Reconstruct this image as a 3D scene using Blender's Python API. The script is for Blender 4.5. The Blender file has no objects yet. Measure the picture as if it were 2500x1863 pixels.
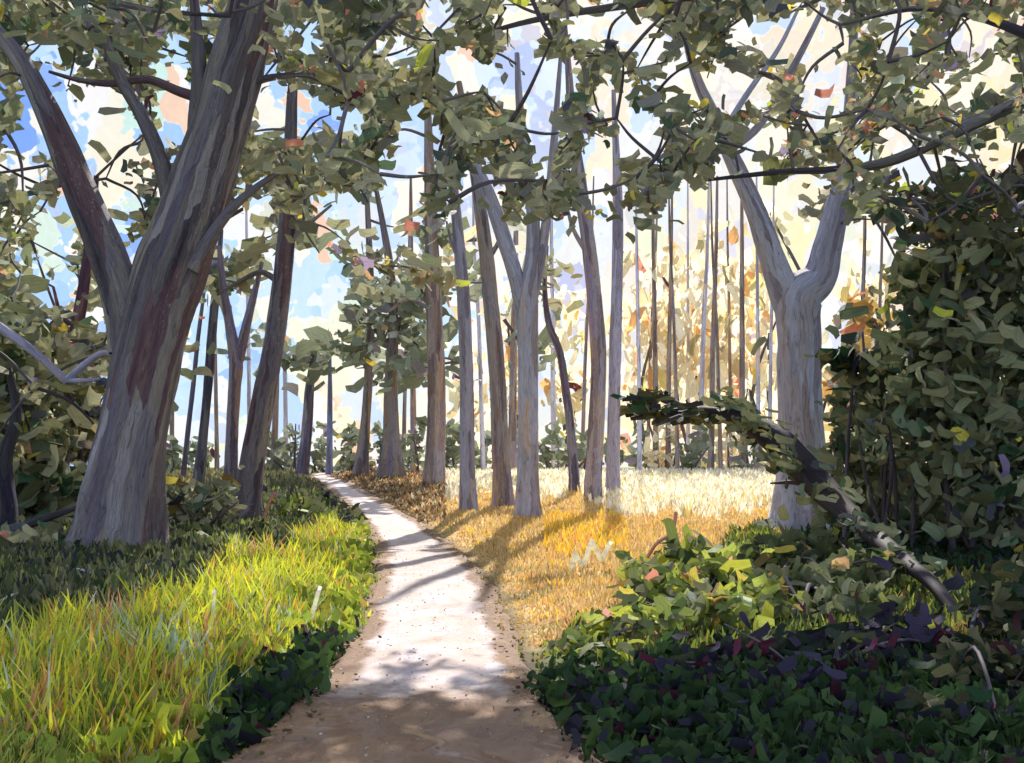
import bpy, math
import numpy as np
from mathutils import Vector

rng = np.random.default_rng(11)
S = bpy.context.scene
COL = S.collection

# ------------------------------------------------------------------ camera
F = 2402.0            # focal length in photograph pixels (2500 wide)
CX, HZ = 1250.0, 1128.0
CAMZ = 1.65
cam = bpy.data.objects.new('camera', bpy.data.cameras.new('camera'))
COL.objects.link(cam)
cam.location = (0, 0, CAMZ)
cam.rotation_euler = (math.radians(90), 0, 0)
cam.data.lens = 36.0 * F / 2500.0
cam.data.sensor_width = 36.0
cam.data.shift_y = (HZ - 931.5) / 2500.0
cam.data.clip_end = 3000
S.camera = cam

# ------------------------------------------------------------------ sun, sky
AZ, EL = math.radians(6.5), math.radians(40)
sd = Vector((math.sin(AZ) * math.cos(EL), math.cos(AZ) * math.cos(EL), math.sin(EL)))
sl = bpy.data.lights.new('sun', 'SUN')
sl.energy = 4.2
sl.angle = math.radians(0.6)
sl.color = (1.0, 0.945, 0.85)
sun = bpy.data.objects.new('sun', sl)
COL.objects.link(sun)
sun.rotation_euler = sd.to_track_quat('Z', 'Y').to_euler()

S.view_settings.view_transform = 'Standard'
S.view_settings.look = 'None'
S.view_settings.gamma = 1.0
S.view_settings.use_curve_mapping = False
S.view_settings.exposure = 0.74

def N(nt, typ, **kw):
    n = nt.nodes.new(typ)
    for k, v in kw.items():
        setattr(n, k, v)
    return n

def ramp(nt, stops, interp='CONSTANT'):
    r = nt.nodes.new('ShaderNodeValToRGB')
    e = r.color_ramp.elements
    r.color_ramp.interpolation = interp
    while len(e) > 1:
        e.remove(e[0])
    e[0].position = stops[0][0]
    e[0].color = (*stops[0][1], 1)
    for p, c in stops[1:]:
        q = e.new(p)
        q.color = (*c, 1)
    return r

def mixc(nt, f, a, b, blend='MIX'):
    m = nt.nodes.new('ShaderNodeMix')
    m.data_type = 'RGBA'
    m.blend_type = blend
    for sock, val in ((m.inputs[0], f), (m.inputs[6], a), (m.inputs[7], b)):
        if isinstance(val, (int, float)):
            sock.default_value = val
        elif isinstance(val, tuple):
            sock.default_value = (*val, 1) if len(val) == 3 else val
        else:
            nt.links.new(val, sock)
    return m.outputs[2]

def math_n(nt, op, a, b=None, c=None, clamp=False):
    m = nt.nodes.new('ShaderNodeMath')
    m.operation = op
    m.use_clamp = clamp
    for i, v in enumerate((a, b, c)):
        if v is None:
            continue
        if isinstance(v, (int, float)):
            m.inputs[i].default_value = v
        else:
            nt.links.new(v, m.inputs[i])
    return m.outputs[0]

def vmul(nt, vec, s):
    m = nt.nodes.new('ShaderNodeVectorMath')
    m.operation = 'MULTIPLY'
    nt.links.new(vec, m.inputs[0])
    m.inputs[1].default_value = s
    return m.outputs[0]

def vadd(nt, a, b):
    m = nt.nodes.new('ShaderNodeVectorMath')
    m.operation = 'ADD'
    nt.links.new(a, m.inputs[0])
    nt.links.new(b, m.inputs[1])
    return m.outputs[0]

def noise(nt, vec, scale, detail=3, rough=0.55, dist=0.0):
    n = nt.nodes.new('ShaderNodeTexNoise')
    n.inputs['Scale'].default_value = scale
    n.inputs['Detail'].default_value = detail
    n.inputs['Roughness'].default_value = rough
    n.inputs['Distortion'].default_value = dist
    nt.links.new(vec, n.inputs['Vector'])
    return n

world = bpy.data.worlds.new('World')
S.world = world
world.use_nodes = True
nt = world.node_tree
nt.nodes.clear()
out = N(nt, 'ShaderNodeOutputWorld')
bg = N(nt, 'ShaderNodeBackground')
SKY = 0.1
bg.inputs['Strength'].default_value = SKY
nt.links.new(bg.outputs[0], out.inputs[0])
nish = N(nt, 'ShaderNodeTexSky', sky_type='NISHITA')
nish.sun_disc = False
nish.sun_elevation = EL
nish.sun_rotation = AZ
tc = N(nt, 'ShaderNodeTexCoord')
d = tc.outputs['Generated']
wob = noise(nt, d, 7.0, 4, .65)
wob2 = noise(nt, d, 34.0, 3, .6)
dv = vadd(nt, vadd(nt, vmul(nt, d, (1, 1, 0.55)), vmul(nt, wob.outputs['Color'], (0.16, 0.16, 0.16))), vmul(nt, wob2.outputs['Color'], (.035, .035, .05)))
vor = N(nt, 'ShaderNodeTexVoronoi', feature='SMOOTH_F1')
vor.inputs['Smoothness'].default_value = .1
vor.inputs['Scale'].default_value = 36.0
vor.inputs['Randomness'].default_value = 1.0
nt.links.new(dv, vor.inputs['Vector'])
sep = N(nt, 'ShaderNodeSeparateColor')
nt.links.new(vor.outputs['Color'], sep.inputs[0])
k = 1.0 / SKY
def kk(r, g, b):
    return (r * k, g * k, b * k)
BLUE = [(0.0, (.14, .30, .84)), (.13, (.33, .54, .94)), (.40, (.44, .66, .96)), (.58, (.56, .72, .95)),
        (.74, (.86, .84, .86)), (.86, (.88, .80, .58)), (.93, (.55, .78, .70)), (.96, (.84, .52, .34))]
WARM = [(0.0, (.52, .68, .94)), (.12, (.86, .82, .80)), (.28, (.92, .82, .62)), (.52, (.92, .76, .50)),
        (.68, (.94, .89, .82)), (.87, (.90, .62, .44)), (.93, (.90, .80, .42))]
rb = ramp(nt, BLUE, 'LINEAR'); nt.links.new(sep.outputs[0], rb.inputs[0])
rw = ramp(nt, WARM, 'LINEAR'); nt.links.new(sep.outputs[1], rw.inputs[0])
# clouds warm up towards the sun
sepd = N(nt, 'ShaderNodeSeparateXYZ'); nt.links.new(d, sepd.inputs[0])
cell = sep.outputs[2]
azd = N(nt, 'ShaderNodeVectorMath', operation='DOT_PRODUCT')
nt.links.new(d, azd.inputs[0]); azd.inputs[1].default_value = (math.sin(math.radians(40)), math.cos(math.radians(40)), 0)
wrm = math_n(nt, 'MULTIPLY_ADD', azd.outputs['Value'], 3.4, -2.0, True)
wrm = math_n(nt, 'ADD', wrm, math_n(nt, 'MULTIPLY_ADD', cell, .7, -.45), None, True)
cc = mixc(nt, wrm, rb.outputs[0], rw.outputs[0])
# bristle-like cloud wisps
st = noise(nt, vmul(nt, dv, (110, 110, 22)), 1.0, 5, .65)
cc = mixc(nt, .5, cc, mixc(nt, st.outputs['Fac'], (.7, .7, .7), (1.3, 1.3, 1.3)), 'MULTIPLY')
cc = mixc(nt, 1.0, cc, kk(.70, .70, .70), 'MULTIPLY')
cc = mixc(nt, .88, nish.outputs[0], cc)
nt.links.new(cc, bg.inputs['Color'])

# ------------------------------------------------------------------ place helpers
def sm(t):
    t = np.clip(t, 0, 1)
    return t * t * (3 - 2 * t)

def rise(y):
    y = np.asarray(y, float)
    return 0.98 * sm((y - 22) / 38) - 4.5 * sm((y - 62) / 70)

def hit_base(v):
    """depth at which the view ray of row v meets the ground"""
    ys = np.linspace(3, 70, 4000)
    z = CAMZ - (v - HZ) / F * ys
    i = np.argmax(rise(ys) >= z)
    return float(ys[i]) if rise(ys)[i] >= z[i] else 60.0

PATH = [(2300, 60, 1900), (1863, 520, 1475), (1760, 690, 1376), (1670, 772, 1300), (1556, 857, 1255), (1455, 893, 1220), (1400, 912, 1180),
        (1360, 920, 1138), (1320, 915, 1095), (1270, 885, 1020), (1220, 832, 935), (1180, 785, 865), (1163, 752, 805)]
py_, pl_, pr_ = [], [], []
for v, l, r in PATH:
    Y = hit_base(v) if v < 1863.5 else CAMZ * F / (v - HZ)
    py_.append(Y); pl_.append((l - CX) / F * Y); pr_.append((r - CX) / F * Y)
py_ = np.array(py_); pl_ = np.array(pl_); pr_ = np.array(pr_)
py_ = np.concatenate([[-12], py_, [64, 90]])
pl_ = np.concatenate([[pl_[0] - .5], pl_, [pl_[-1] - 1.6, pl_[-1] - 14]])
pr_ = np.concatenate([[pr_[0] + .5], pr_, [pr_[-1] - 1.8, pr_[-1] - 14]])

def path_lr(y):
    return np.interp(y, py_, pl_), np.interp(y, py_, pr_)

def hnoise(x, y):
    return (np.sin(x * 1.3 + 1.7 * np.sin(y * .7)) * np.cos(y * 1.1 + 1.3 * np.sin(x * .9)) * .5
            + np.sin(x * 2.9 + y * 1.7) * np.cos(y * 2.3 - x * 1.1) * .3 + np.sin(x * .4 + y * .31) * .6)

def ground(x, y):
    x = np.asarray(x, float); y = np.asarray(y, float)
    l, r = path_lr(y)
    off = np.maximum(l - x, x - r)              # metres outside the path
    left = (x < (l + r) / 2)
    fade = 1 - sm((y - 30) / 25)
    bank = sm(off / 1.6) * np.where(left, .20, .09) * fade
    big = np.where(left, sm((off - 1.5) / 8) * .20, sm((off - 3) / 9) * .08) * fade
    h = rise(y) + bank + big + .05 * hnoise(x, y) * sm(off / 1.0) * (1 - sm((y - 45) / 10))
    h = h - .07 * sm((off + .1) / .2) * (1 - sm((off - .1) / .5)) * fade      # shallow edge gutter
    return h

def P(u, v, Y):
    return np.array([(u - CX) / F * Y, Y, CAMZ - (v - HZ) / F * Y])

def proj(p):
    p = np.atleast_2d(p)
    Y = np.maximum(p[:, 1], .2)
    return CX + p[:, 0] / Y * F, HZ + (CAMZ - p[:, 2]) / Y * F

# ------------------------------------------------------------------ object helpers
def link(name, me, parent=None, mat=None):
    o = bpy.data.objects.new(name, me)
    COL.objects.link(o)
    if mat is not None:
        me.materials.append(mat)
    if parent is not None:
        o.parent = parent
        o.matrix_parent_inverse = parent.matrix_world.inverted()
    return o

def thing(name, loc, label, cat, group=None):
    o = bpy.data.objects.new(name, None)
    COL.objects.link(o)
    o.location = tuple(float(q) for q in loc)
    o.empty_display_size = .3
    o['label'] = label; o['category'] = cat
    if group: o['group'] = group
    bpy.context.view_layer.update()
    return o

def tag(o, label, cat, group=None, kind=None):
    o['label'] = label; o['category'] = cat
    if group: o['group'] = group
    if kind: o['kind'] = kind
    return o

class Geo:
    def __init__(s):
        s.v, s.f, s.uv, s.t, s.n = [], [], [], [], 0
    def add(s, v, f, uv, tint):
        s.v.append(np.asarray(v, np.float32)); s.f.append(np.asarray(f, np.int64) + s.n)
        s.uv.append(np.asarray(uv, np.float32)); s.t.append(np.asarray(tint, np.float32)); s.n += len(v)
    def build(s, name, mat, parent=None, smooth=True):
        v = np.concatenate(s.v); f = np.concatenate(s.f); uv = np.concatenate(s.uv); t = np.concatenate(s.t)
        if parent is not None:
            v = v - np.array(parent.location, np.float32)
        me = bpy.data.meshes.new(name)
        me.vertices.add(len(v)); me.vertices.foreach_set('co', v.ravel())
        me.loops.add(f.size); me.loops.foreach_set('vertex_index', f.ravel().astype(np.int32))
        me.polygons.add(len(f)); me.polygons.foreach_set('loop_start', np.arange(0, f.size, 4, dtype=np.int32))
        me.polygons.foreach_set('loop_total', np.full(len(f), 4, dtype=np.int32))
        me.polygons.foreach_set('use_smooth', np.full(len(f), smooth))
        ul = me.uv_layers.new(name='uv'); ul.data.foreach_set('uv', uv[f.ravel()].astype(np.float32).ravel())
        ca = me.color_attributes.new('tint', 'FLOAT_COLOR', 'POINT')
        ca.data.foreach_set('color', np.concatenate([t, np.ones((len(t), 1), np.float32)], 1).ravel())
        me.update(); me.validate()
        me.materials.append(mat)
        o = bpy.data.objects.new(name, me); COL.objects.link(o)
        if parent is not None:
            o.parent = parent
        return o

# ------------------------------------------------------------------ materials
def new_mat(name):
    m = bpy.data.materials.new(name); m.use_nodes = True
    t = m.node_tree; t.nodes.clear()
    return m, t

def leaf_mat(name, transl=.35, bump=.5, rough=.62, spec=.25):
    """bristly, thick colour strokes; own colour from the 'tint' attribute"""
    m, t = new_mat(name)
    o = N(t, 'ShaderNodeOutputMaterial')
    at = N(t, 'ShaderNodeAttribute', attribute_name='tint')
    uv = N(t, 'ShaderNodeTexCoord').outputs['UV']
    ob = N(t, 'ShaderNodeNewGeometry').outputs['Position']
    base = vadd(t, vmul(t, uv, (1.8, 13, 1)), vmul(t, ob, (.6, .6, .6)))
    n1 = noise(t, base, 1.0, 4, .6, .3)
    n2 = noise(t, ob, 9.0, 3, .6)
    c = mixc(t, .85, at.outputs['Color'], mixc(t, n1.outputs['Fac'], (.25, .26, .32), (1.85, 1.8, 1.65)), 'MULTIPLY')
    c = mixc(t, .4, c, mixc(t, n2.outputs['Fac'], (.65, .6, .7), (1.4, 1.4, 1.2)), 'MULTIPLY')
    b = N(t, 'ShaderNodeBump'); b.inputs['Strength'].default_value = bump; b.inputs['Distance'].default_value = .03
    t.links.new(n1.outputs['Fac'], b.inputs['Height'])
    pr = N(t, 'ShaderNodeBsdfPrincipled')
    pr.inputs['Roughness'].default_value = rough
    pr.inputs['Specular IOR Level'].default_value = spec
    t.links.new(c, pr.inputs['Base Color']); t.links.new(b.outputs[0], pr.inputs['Normal'])
    tr = N(t, 'ShaderNodeBsdfTranslucent')
    t.links.new(mixc(t, 1.0, c, (1.03, 1.04, .93), 'MULTIPLY'), tr.inputs['Color']); t.links.new(b.outputs[0], tr.inputs['Normal'])
    mx = N(t, 'ShaderNodeMixShader'); mx.inputs[0].default_value = transl
    t.links.new(pr.outputs[0], mx.inputs[1]); t.links.new(tr.outputs[0], mx.inputs[2])
    t.links.new(mx.outputs[0], o.inputs[0])
    return m

def bark_mat(name, stops, bump=.6):
    m, t = new_mat(name)
    o = N(t, 'ShaderNodeOutputMaterial')
    at = N(t, 'ShaderNodeAttribute', attribute_name='tint')
    uv = N(t, 'ShaderNodeTexCoord').outputs['UV']
    pos = N(t, 'ShaderNodeNewGeometry').outputs['Position']
    jit = noise(t, pos, 2.2, 2)
    uvd = vadd(t, vmul(t, uv, (7.0, .55, 1)), vmul(t, jit.outputs['Color'], (.8, .5, .5)))
    v = N(t, 'ShaderNodeTexVoronoi', feature='F1'); v.inputs['Scale'].default_value = 1.0
    t.links.new(uvd, v.inputs['Vector'])
    sp = N(t, 'ShaderNodeSeparateColor'); t.links.new(v.outputs['Color'], sp.inputs[0])
    r = ramp(t, stops); t.links.new(sp.outputs[0], r.inputs[0])
    soft = noise(t, vmul(t, uv, (9.0, .5, 1)), 1.0, 4, .6, .4)
    rs = ramp(t, [(p * .6 + .2, c) for p, c in stops], 'LINEAR'); t.links.new(soft.outputs['Fac'], rs.inputs[0])
    c = mixc(t, .38, r.outputs[0], rs.outputs[0])
    fine = noise(t, vmul(t, uv, (60.0, 3.0, 1)), 1.0, 4, .65)
    c = mixc(t, .9, c, mixc(t, fine.outputs['Fac'], (.3, .28, .3), (1.75, 1.75, 1.7)), 'MULTIPLY')
    crk = noise(t, vadd(t, vmul(t, uv, (16, 1.6, 1)), vmul(t, jit.outputs['Color'], (2, 1, 1))), 1.0, 6, .75, 1.2)
    ck = ramp(t, [(.38, (.25, .22, .24)), (.46, (1, 1, 1)), (.6, (1, 1, 1)), (.68, (1.25, 1.22, 1.18))], 'LINEAR'); t.links.new(crk.outputs['Fac'], ck.inputs[0])
    c = mixc(t, .55, c, ck.outputs[0], 'MULTIPLY')
    # dry scumbled bark flakes
    fl = noise(t, vmul(t, uv, (38, 9, 1)), 1.0, 5, .8)
    flr = ramp(t, [(0, (0, 0, 0)), (.58, (0, 0, 0)), (.64, (1, 1, 1))], 'LINEAR'); t.links.new(fl.outputs['Fac'], flr.inputs[0])
    reg = noise(t, vmul(t, uv, (3.0, .35, 1)), 1.0, 2)
    rgr = ramp(t, [(0, (0, 0, 0)), (.5, (0, 0, 0)), (.6, (1, 1, 1))], 'LINEAR'); t.links.new(reg.outputs['Fac'], rgr.inputs[0])
    fk = math_n(t, 'MULTIPLY', flr.outputs[0], rgr.outputs[0])
    fk = math_n(t, 'MULTIPLY', fk, .85)
    c = mixc(t, fk, c, (.62, .60, .60))
    c = mixc(t, 1.0, c, at.outputs['Color'], 'MULTIPLY')
    b = N(t, 'ShaderNodeBump'); b.inputs['Strength'].default_value = bump; b.inputs['Distance'].default_value = .05
    t.links.new(math_n(t, 'ADD', math_n(t, 'ADD', fine.outputs['Fac'], soft.outputs['Fac']), math_n(t, 'MULTIPLY', crk.outputs['Fac'], 1.5)), b.inputs['Height'])
    pr = N(t, 'ShaderNodeBsdfPrincipled'); pr.inputs['Roughness'].default_value = .7
    pr.inputs['Specular IOR Level'].default_value = .25
    t.links.new(c, pr.inputs['Base Color']); t.links.new(b.outputs[0], pr.inputs['Normal'])
    t.links.new(pr.outputs[0], o.inputs[0])
    return m

BARK_DARK = bark_mat('dark_bark', [(0, (.035, .025, .05)), (.16, (.12, .04, .06)), (.28, (.13, .115, .13)), (.46, (.19, .18, .22)),
                                   (.62, (.26, .24, .23)), (.76, (.36, .31, .25)), (.86, (.08, .07, .16)), (.94, (.40, .38, .40))], .9)
BARK_GREY = bark_mat('grey_bark', [(0, (.22, .18, .24)), (.12, (.36, .37, .50)), (.34, (.52, .56, .74)), (.56, (.46, .43, .47)),
                                   (.68, (.60, .62, .78)), (.84, (.32, .25, .24)), (.92, (.72, .56, .46))], .8)
BARK_BROWN = bark_mat('brown_bark', [(0, (.08, .05, .05)), (.22, (.20, .14, .12)), (.42, (.26, .25, .28)), (.62, (.33, .27, .21)),
                                     (.80, (.38, .21, .10)), (.90, (.20, .16, .26))], .9)
LEAF = leaf_mat('leaf_strokes', .33)
LEAF_THICK = leaf_mat('thicket_strokes', .12)
GRASS = leaf_mat('grass_strokes', .34, .35)
LEAF_GOLD = leaf_mat('golden_leaf_strokes', .6)
TWIG = bark_mat('twig_bark', [(0, (.07, .05, .07)), (.4, (.13, .11, .14)), (.75, (.20, .17, .16))], .2)

def ground_mat(name):
    m, t = new_mat(name)
    o = N(t, 'ShaderNodeOutputMaterial')
    at = N(t, 'ShaderNodeAttribute', attribute_name='tint')
    pos = N(t, 'ShaderNodeNewGeometry').outputs['Position']
    w = noise(t, pos, 1.4, 3)
    pv = vadd(t, vmul(t, pos, (1, 1, 1)), vmul(t, w.outputs['Color'], (.5, .5, .5)))
    v = N(t, 'ShaderNodeTexVoronoi', feature='F1'); v.inputs['Scale'].default_value = 3.2
    t.links.new(pv, v.inputs['Vector'])
    sp = N(t, 'ShaderNodeSeparateColor'); t.links.new(v.outputs['Color'], sp.inputs[0])
    r = ramp(t, [(0, (.55, .5, .6)), (.25, (.85, .9, .8)), (.5, (1.1, 1.05, .9)), (.7, (1.3, 1.2, .9)), (.9, (1.25, .95, .8))])
    t.links.new(sp.outputs[0], r.inputs[0])
    f = noise(t, vmul(t, pos, (1, .5, 1)), 14, 5, .65)
    c = mixc(t, .6, at.outputs['Color'], r.outputs[0], 'MULTIPLY')
    c = mixc(t, .7, c, mixc(t, f.outputs['Fac'], (.4, .4, .42), (1.6, 1.6, 1.5)), 'MULTIPLY')
    b = N(t, 'ShaderNodeBump'); b.inputs['Strength'].default_value = .7; b.inputs['Distance'].default_value = .05
    t.links.new(f.outputs['Fac'], b.inputs['Height'])
    pr = N(t, 'ShaderNodeBsdfPrincipled'); pr.inputs['Roughness'].default_value = .85
    pr.inputs['Specular IOR Level'].default_value = .15
    t.links.new(c, pr.inputs['Base Color']); t.links.new(b.outputs[0], pr.inputs['Normal'])
    t.links.new(pr.outputs[0], o.inputs[0])
    return m

def path_mat():
    m, t = new_mat('pale_sand_path')
    o = N(t, 'ShaderNodeOutputMaterial')
    at = N(t, 'ShaderNodeAttribute', attribute_name='tint')   # r: edge dirt and painted foreground shade
    sa = N(t, 'ShaderNodeSeparateColor'); t.links.new(at.outputs['Color'], sa.inputs[0])
    pos = N(t, 'ShaderNodeNewGeometry').outputs['Position']
    w = noise(t, pos, 1.1, 3)
    pv = vadd(t, vmul(t, pos, (1.0, .75, 1)), vmul(t, w.outputs['Color'], (.9, .9, .9)))
    v = N(t, 'ShaderNodeTexVoronoi', feature='F1'); v.inputs['Scale'].default_value = 3.4
    t.links.new(pv, v.inputs['Vector'])
    sp = N(t, 'ShaderNodeSeparateColor'); t.links.new(v.outputs['Color'], sp.inputs[0])
    r = ramp(t, [(0, (.56, .52, .48)), (.3, (.50, .45, .41)), (.5, (.60, .58, .58)), (.7, (.50, .42, .33)), (.82, (.64, .64, .67)), (.93, (.46, .38, .31))])
    t.links.new(sp.outputs[0], r.inputs[0])
    dirt = ramp(t, [(0, (.22, .13, .06)), (.25, (.26, .18, .12)), (.5, (.32, .23, .16)), (.7, (.20, .14, .10)), (.85, (.36, .24, .11))])  # brown of the edge dirt and of the painted foreground shade
    t.links.new(sp.outputs[1], dirt.inputs[0])
    n = noise(t, pos, 2.1, 5, .65)
    e = math_n(t, 'ADD', sa.outputs[0], math_n(t, 'MULTIPLY_ADD', n.outputs['Fac'], .9, -.45))
    er = ramp(t, [(0, (0, 0, 0)), (.34, (0, 0, 0)), (.62, (1, 1, 1))], 'LINEAR'); t.links.new(e, er.inputs[0])
    dn = noise(t, vadd(t, vmul(t, pos, (1, .5, 1)), vmul(t, w.outputs['Color'], (.6, .6, .6))), 3.0, 4, .6, .8)
    ds = ramp(t, [(.3, (.16, .095, .05)), (.45, (.25, .175, .12)), (.55, (.19, .13, .095)), (.68, (.38, .26, .14))], 'LINEAR'); t.links.new(dn.outputs['Fac'], ds.inputs[0])
    ss = ramp(t, [(.3, (.40, .32, .25)), (.42, (.52, .46, .41)), (.52, (.54, .465, .455)), (.62, (.58, .53, .555)), (.72, (.46, .38, .30))], 'LINEAR'); t.links.new(dn.outputs['Fac'], ss.inputs[0])
    c = mixc(t, er.outputs[0], mixc(t, .7, r.outputs[0], ss.outputs[0]), mixc(t, .75, dirt.outputs[0], ds.outputs[0]))
    c = mixc(t, 1.0, c, (1.06, .965, .96), 'MULTIPLY')
    f = noise(t, vadd(t, vmul(t, pos, (1, .6, 1)), vmul(t, w.outputs['Color'], (.3, .3, .3))), 22, 5, .7, .5)
    c = mixc(t, .4, c, mixc(t, f.outputs['Fac'], (.5, .5, .5), (1.5, 1.5, 1.5)), 'MULTIPLY')
    b = N(t, 'ShaderNodeBump'); b.inputs['Strength'].default_value = .55; b.inputs['Distance'].default_value = .03
    t.links.new(math_n(t, 'ADD', f.outputs['Fac'], n.outputs['Fac']), b.inputs['Height'])
    pr = N(t, 'ShaderNodeBsdfPrincipled'); pr.inputs['Roughness'].default_value = .8
    pr.inputs['Specular IOR Level'].default_value = .2
    t.links.new(c, pr.inputs['Base Color']); t.links.new(b.outputs[0], pr.inputs['Normal'])
    t.links.new(pr.outputs[0], o.inputs[0])
    return m

# ------------------------------------------------------------------ ground zones (plant and soil colours, sun and shade painted in)
def lerp(v, xs, ys):
    return np.interp(v, xs, ys)

def zone(x, y):
    """0 path-side dirt, 1 left grass painted sunlit, 2 left woodland grass painted shaded, 3 tan meadow, 4 cream far grass,
       5 right foreground and left path edge with shade painted dark, 6 olive scrub, 7 olive far floor"""
    x = np.asarray(x, float); y = np.asarray(y, float)
    yy = np.maximum(y, 3.0)
    u = CX + x / yy * F
    l, r = path_lr(y)
    left = x < (l + r) / 2
    v = HZ + (CAMZ - rise(yy) - np.where(left, .50, .16) * (1 - sm((yy - 30) / 25))) / yy * F
    z = np.full(x.shape, 7)
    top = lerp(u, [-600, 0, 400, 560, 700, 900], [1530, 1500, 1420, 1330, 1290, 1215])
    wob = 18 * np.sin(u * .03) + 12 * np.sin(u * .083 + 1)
    z = np.where(left & (v > top + wob), 1, z)  # sunlit strip of the left grass gets the bright colour
    z = np.where(left & (v <= top + wob), 2, z)  # shaded grass above the strip is coloured darker
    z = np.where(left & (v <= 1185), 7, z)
    z = np.where(left & (u > lerp(y, [4.4, 5.4, 7, 8.5, 9.8], [230, 400, 540, 640, 830]) + 70 + wob) & (y < 9.6), 5, z)  # shade beside the left path edge painted as dark grass
    right = ~left
    low = lerp(u, [1100, 1300, 1450, 1600, 1800, 2000, 2600], [1470, 1510, 1520, 1370, 1300, 1270, 1250])
    fb_ = 1204 + 45 * sm((u - 1400) / 150) + .5 * wob + 9 * np.sin(x * 7.3 + 2 * np.sin(y * 3.1)) + 7 * np.sin(x * 17 + y * 5)
    z = np.where(right & (v <= fb_), 4, z)
    z = np.where(right & (v > fb_), 3, z)
    z = np.where(right & (v > low + wob), 6, z)
    z = np.where(right & (v > 1600 + wob), 5, z)  # shade of the right foreground painted as dark grass
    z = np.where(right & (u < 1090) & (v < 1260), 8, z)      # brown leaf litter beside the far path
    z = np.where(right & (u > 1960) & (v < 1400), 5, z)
    z = np.where(y > 70, 7, z)
    return z

ZC = {0: (.16, .12, .09), 1: (.27, .31, .05), 2: (.12, .14, .07), 3: (.64, .46, .23), 4: (.86, .80, .68), 5: (.022, .036, .016),  # soil tints, with sun and shade of bank and verges painted in
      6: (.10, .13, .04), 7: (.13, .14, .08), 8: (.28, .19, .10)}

# ------------------------------------------------------------------ terrain sheet
ysamp = np.concatenate([np.linspace(-14, 3, 14), np.linspace(3.2, 30, 150), np.linspace(30.5, 66, 80), np.geomspace(68, 900, 26)])
xs0 = np.concatenate([-np.geomspace(14, 700, 26)[::-1], np.linspace(-13.8, 13.8, 190), np.geomspace(14, 700, 26)])
gx, gy = np.meshgrid(xs0, ysamp)
gz = ground(gx, gy)
zn = zone(gx, gy)
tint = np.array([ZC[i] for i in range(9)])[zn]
l_, r_ = path_lr(gy)
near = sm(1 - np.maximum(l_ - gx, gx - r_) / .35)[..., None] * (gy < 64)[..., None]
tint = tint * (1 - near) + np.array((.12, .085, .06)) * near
gz = np.where((gx > l_ + .05) & (gx < r_ - .05), gz - .03, gz)
nr, nc = gx.shape
idx = np.arange(nr * nc).reshape(nr, nc)
fc = np.stack([idx[:-1, :-1], idx[:-1, 1:], idx[1:, 1:], idx[1:, :-1]], -1).reshape(-1, 4)
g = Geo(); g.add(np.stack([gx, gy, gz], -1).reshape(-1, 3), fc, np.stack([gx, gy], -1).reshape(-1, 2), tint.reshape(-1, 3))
go = g.build('ground', ground_mat('woodland_soil')); go['kind'] = 'structure'

# path sheet
ysp = np.concatenate([np.linspace(-10, 3, 12), np.linspace(3.1, 30, 240), np.linspace(30.3, 66, 90)])
tw = np.linspace(0, 1, 29)
pl, pr2 = path_lr(ysp)
jl = .05 * np.sin(ysp * 1.9 + 2 * np.sin(ysp * .7)) + .03 * np.sin(ysp * 6.3 + 3 * np.sin(ysp * 1.3)) + rng.normal(size=len(ysp)) * .012
jr = .05 * np.sin(ysp * 1.6 + 2 * np.sin(ysp * .9 + 1)) + .03 * np.sin(ysp * 5.7 + 3 * np.sin(ysp * 1.1)) + rng.normal(size=len(ysp)) * .012
pl = pl + jl * .8; pr2 = pr2 + jr * .8
px = pl[:, None] * (1 - tw) + pr2[:, None] * tw
pyy = np.repeat(ysp[:, None], len(tw), 1)
edge = np.minimum(tw, 1 - tw)[None] * (pr2 - pl)[:, None]
rut = .025 * (np.cos((tw - .28) * 14) + np.cos((tw - .72) * 14))[None]
pz = rise(pyy) - .02 + .03 * sm(edge / .25) * 0 + .012 - .012 * rut + .014 * hnoise(px * 3, pyy * 2) + .008 * hnoise(px * 9, pyy * 6)
pz = np.where((tw[None] == 0) | (tw[None] == 1), pz - .03, pz)
dirt_shade = 1 - sm(edge / .5)
# foreground shade painted in as brown, plus a browner band and right edge farther up
uu, vv = CX + px / np.maximum(pyy, 1) * F, HZ + (CAMZ - rise(pyy)) / np.maximum(pyy, 1) * F
dirt_shade = np.maximum(dirt_shade, .70 * sm((vv - 1600) / 130))
dirt_shade = np.maximum(dirt_shade, .42 * sm(1 - np.abs(vv - 1345) / 70) * sm((uu - 940) / 90))
dirt_shade = np.maximum(dirt_shade, .85 * sm((uu - lerp(vv, [1160, 1220, 1280, 1340], [780, 880, 985, 1070])) / 50) * (vv < 1345))
nr, nc = px.shape
idx = np.arange(nr * nc).reshape(nr, nc)
fc = np.stack([idx[:-1, :-1], idx[:-1, 1:], idx[1:, 1:], idx[1:, :-1]], -1).reshape(-1, 4)
g = Geo(); g.add(np.stack([px, pyy, pz + .015], -1).reshape(-1, 3), fc, np.stack([px, pyy], -1).reshape(-1, 2),
                 np.repeat(dirt_shade.reshape(-1, 1), 3, 1))
po = g.build('path', path_mat()); po['kind'] = 'structure'

# ------------------------------------------------------------------ tubes
def catmull(pts, n):
    pts = np.asarray(pts, float)
    p = np.vstack([2 * pts[0] - pts[1], pts, 2 * pts[-1] - pts[-2]])
    outp = []
    for i in range(1, len(p) - 2):
        for s_ in np.linspace(0, 1, n, endpoint=False):
            a, b, c, e = p[i - 1], p[i], p[i + 1], p[i + 2]
            outp.append(.5 * ((2 * b) + (-a + c) * s_ + (2 * a - 5 * b + 4 * c - e) * s_ ** 2 + (-a + 3 * b - 3 * c + e) * s_ ** 3))
    outp.append(p[-2])
    return np.array(outp)

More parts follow.
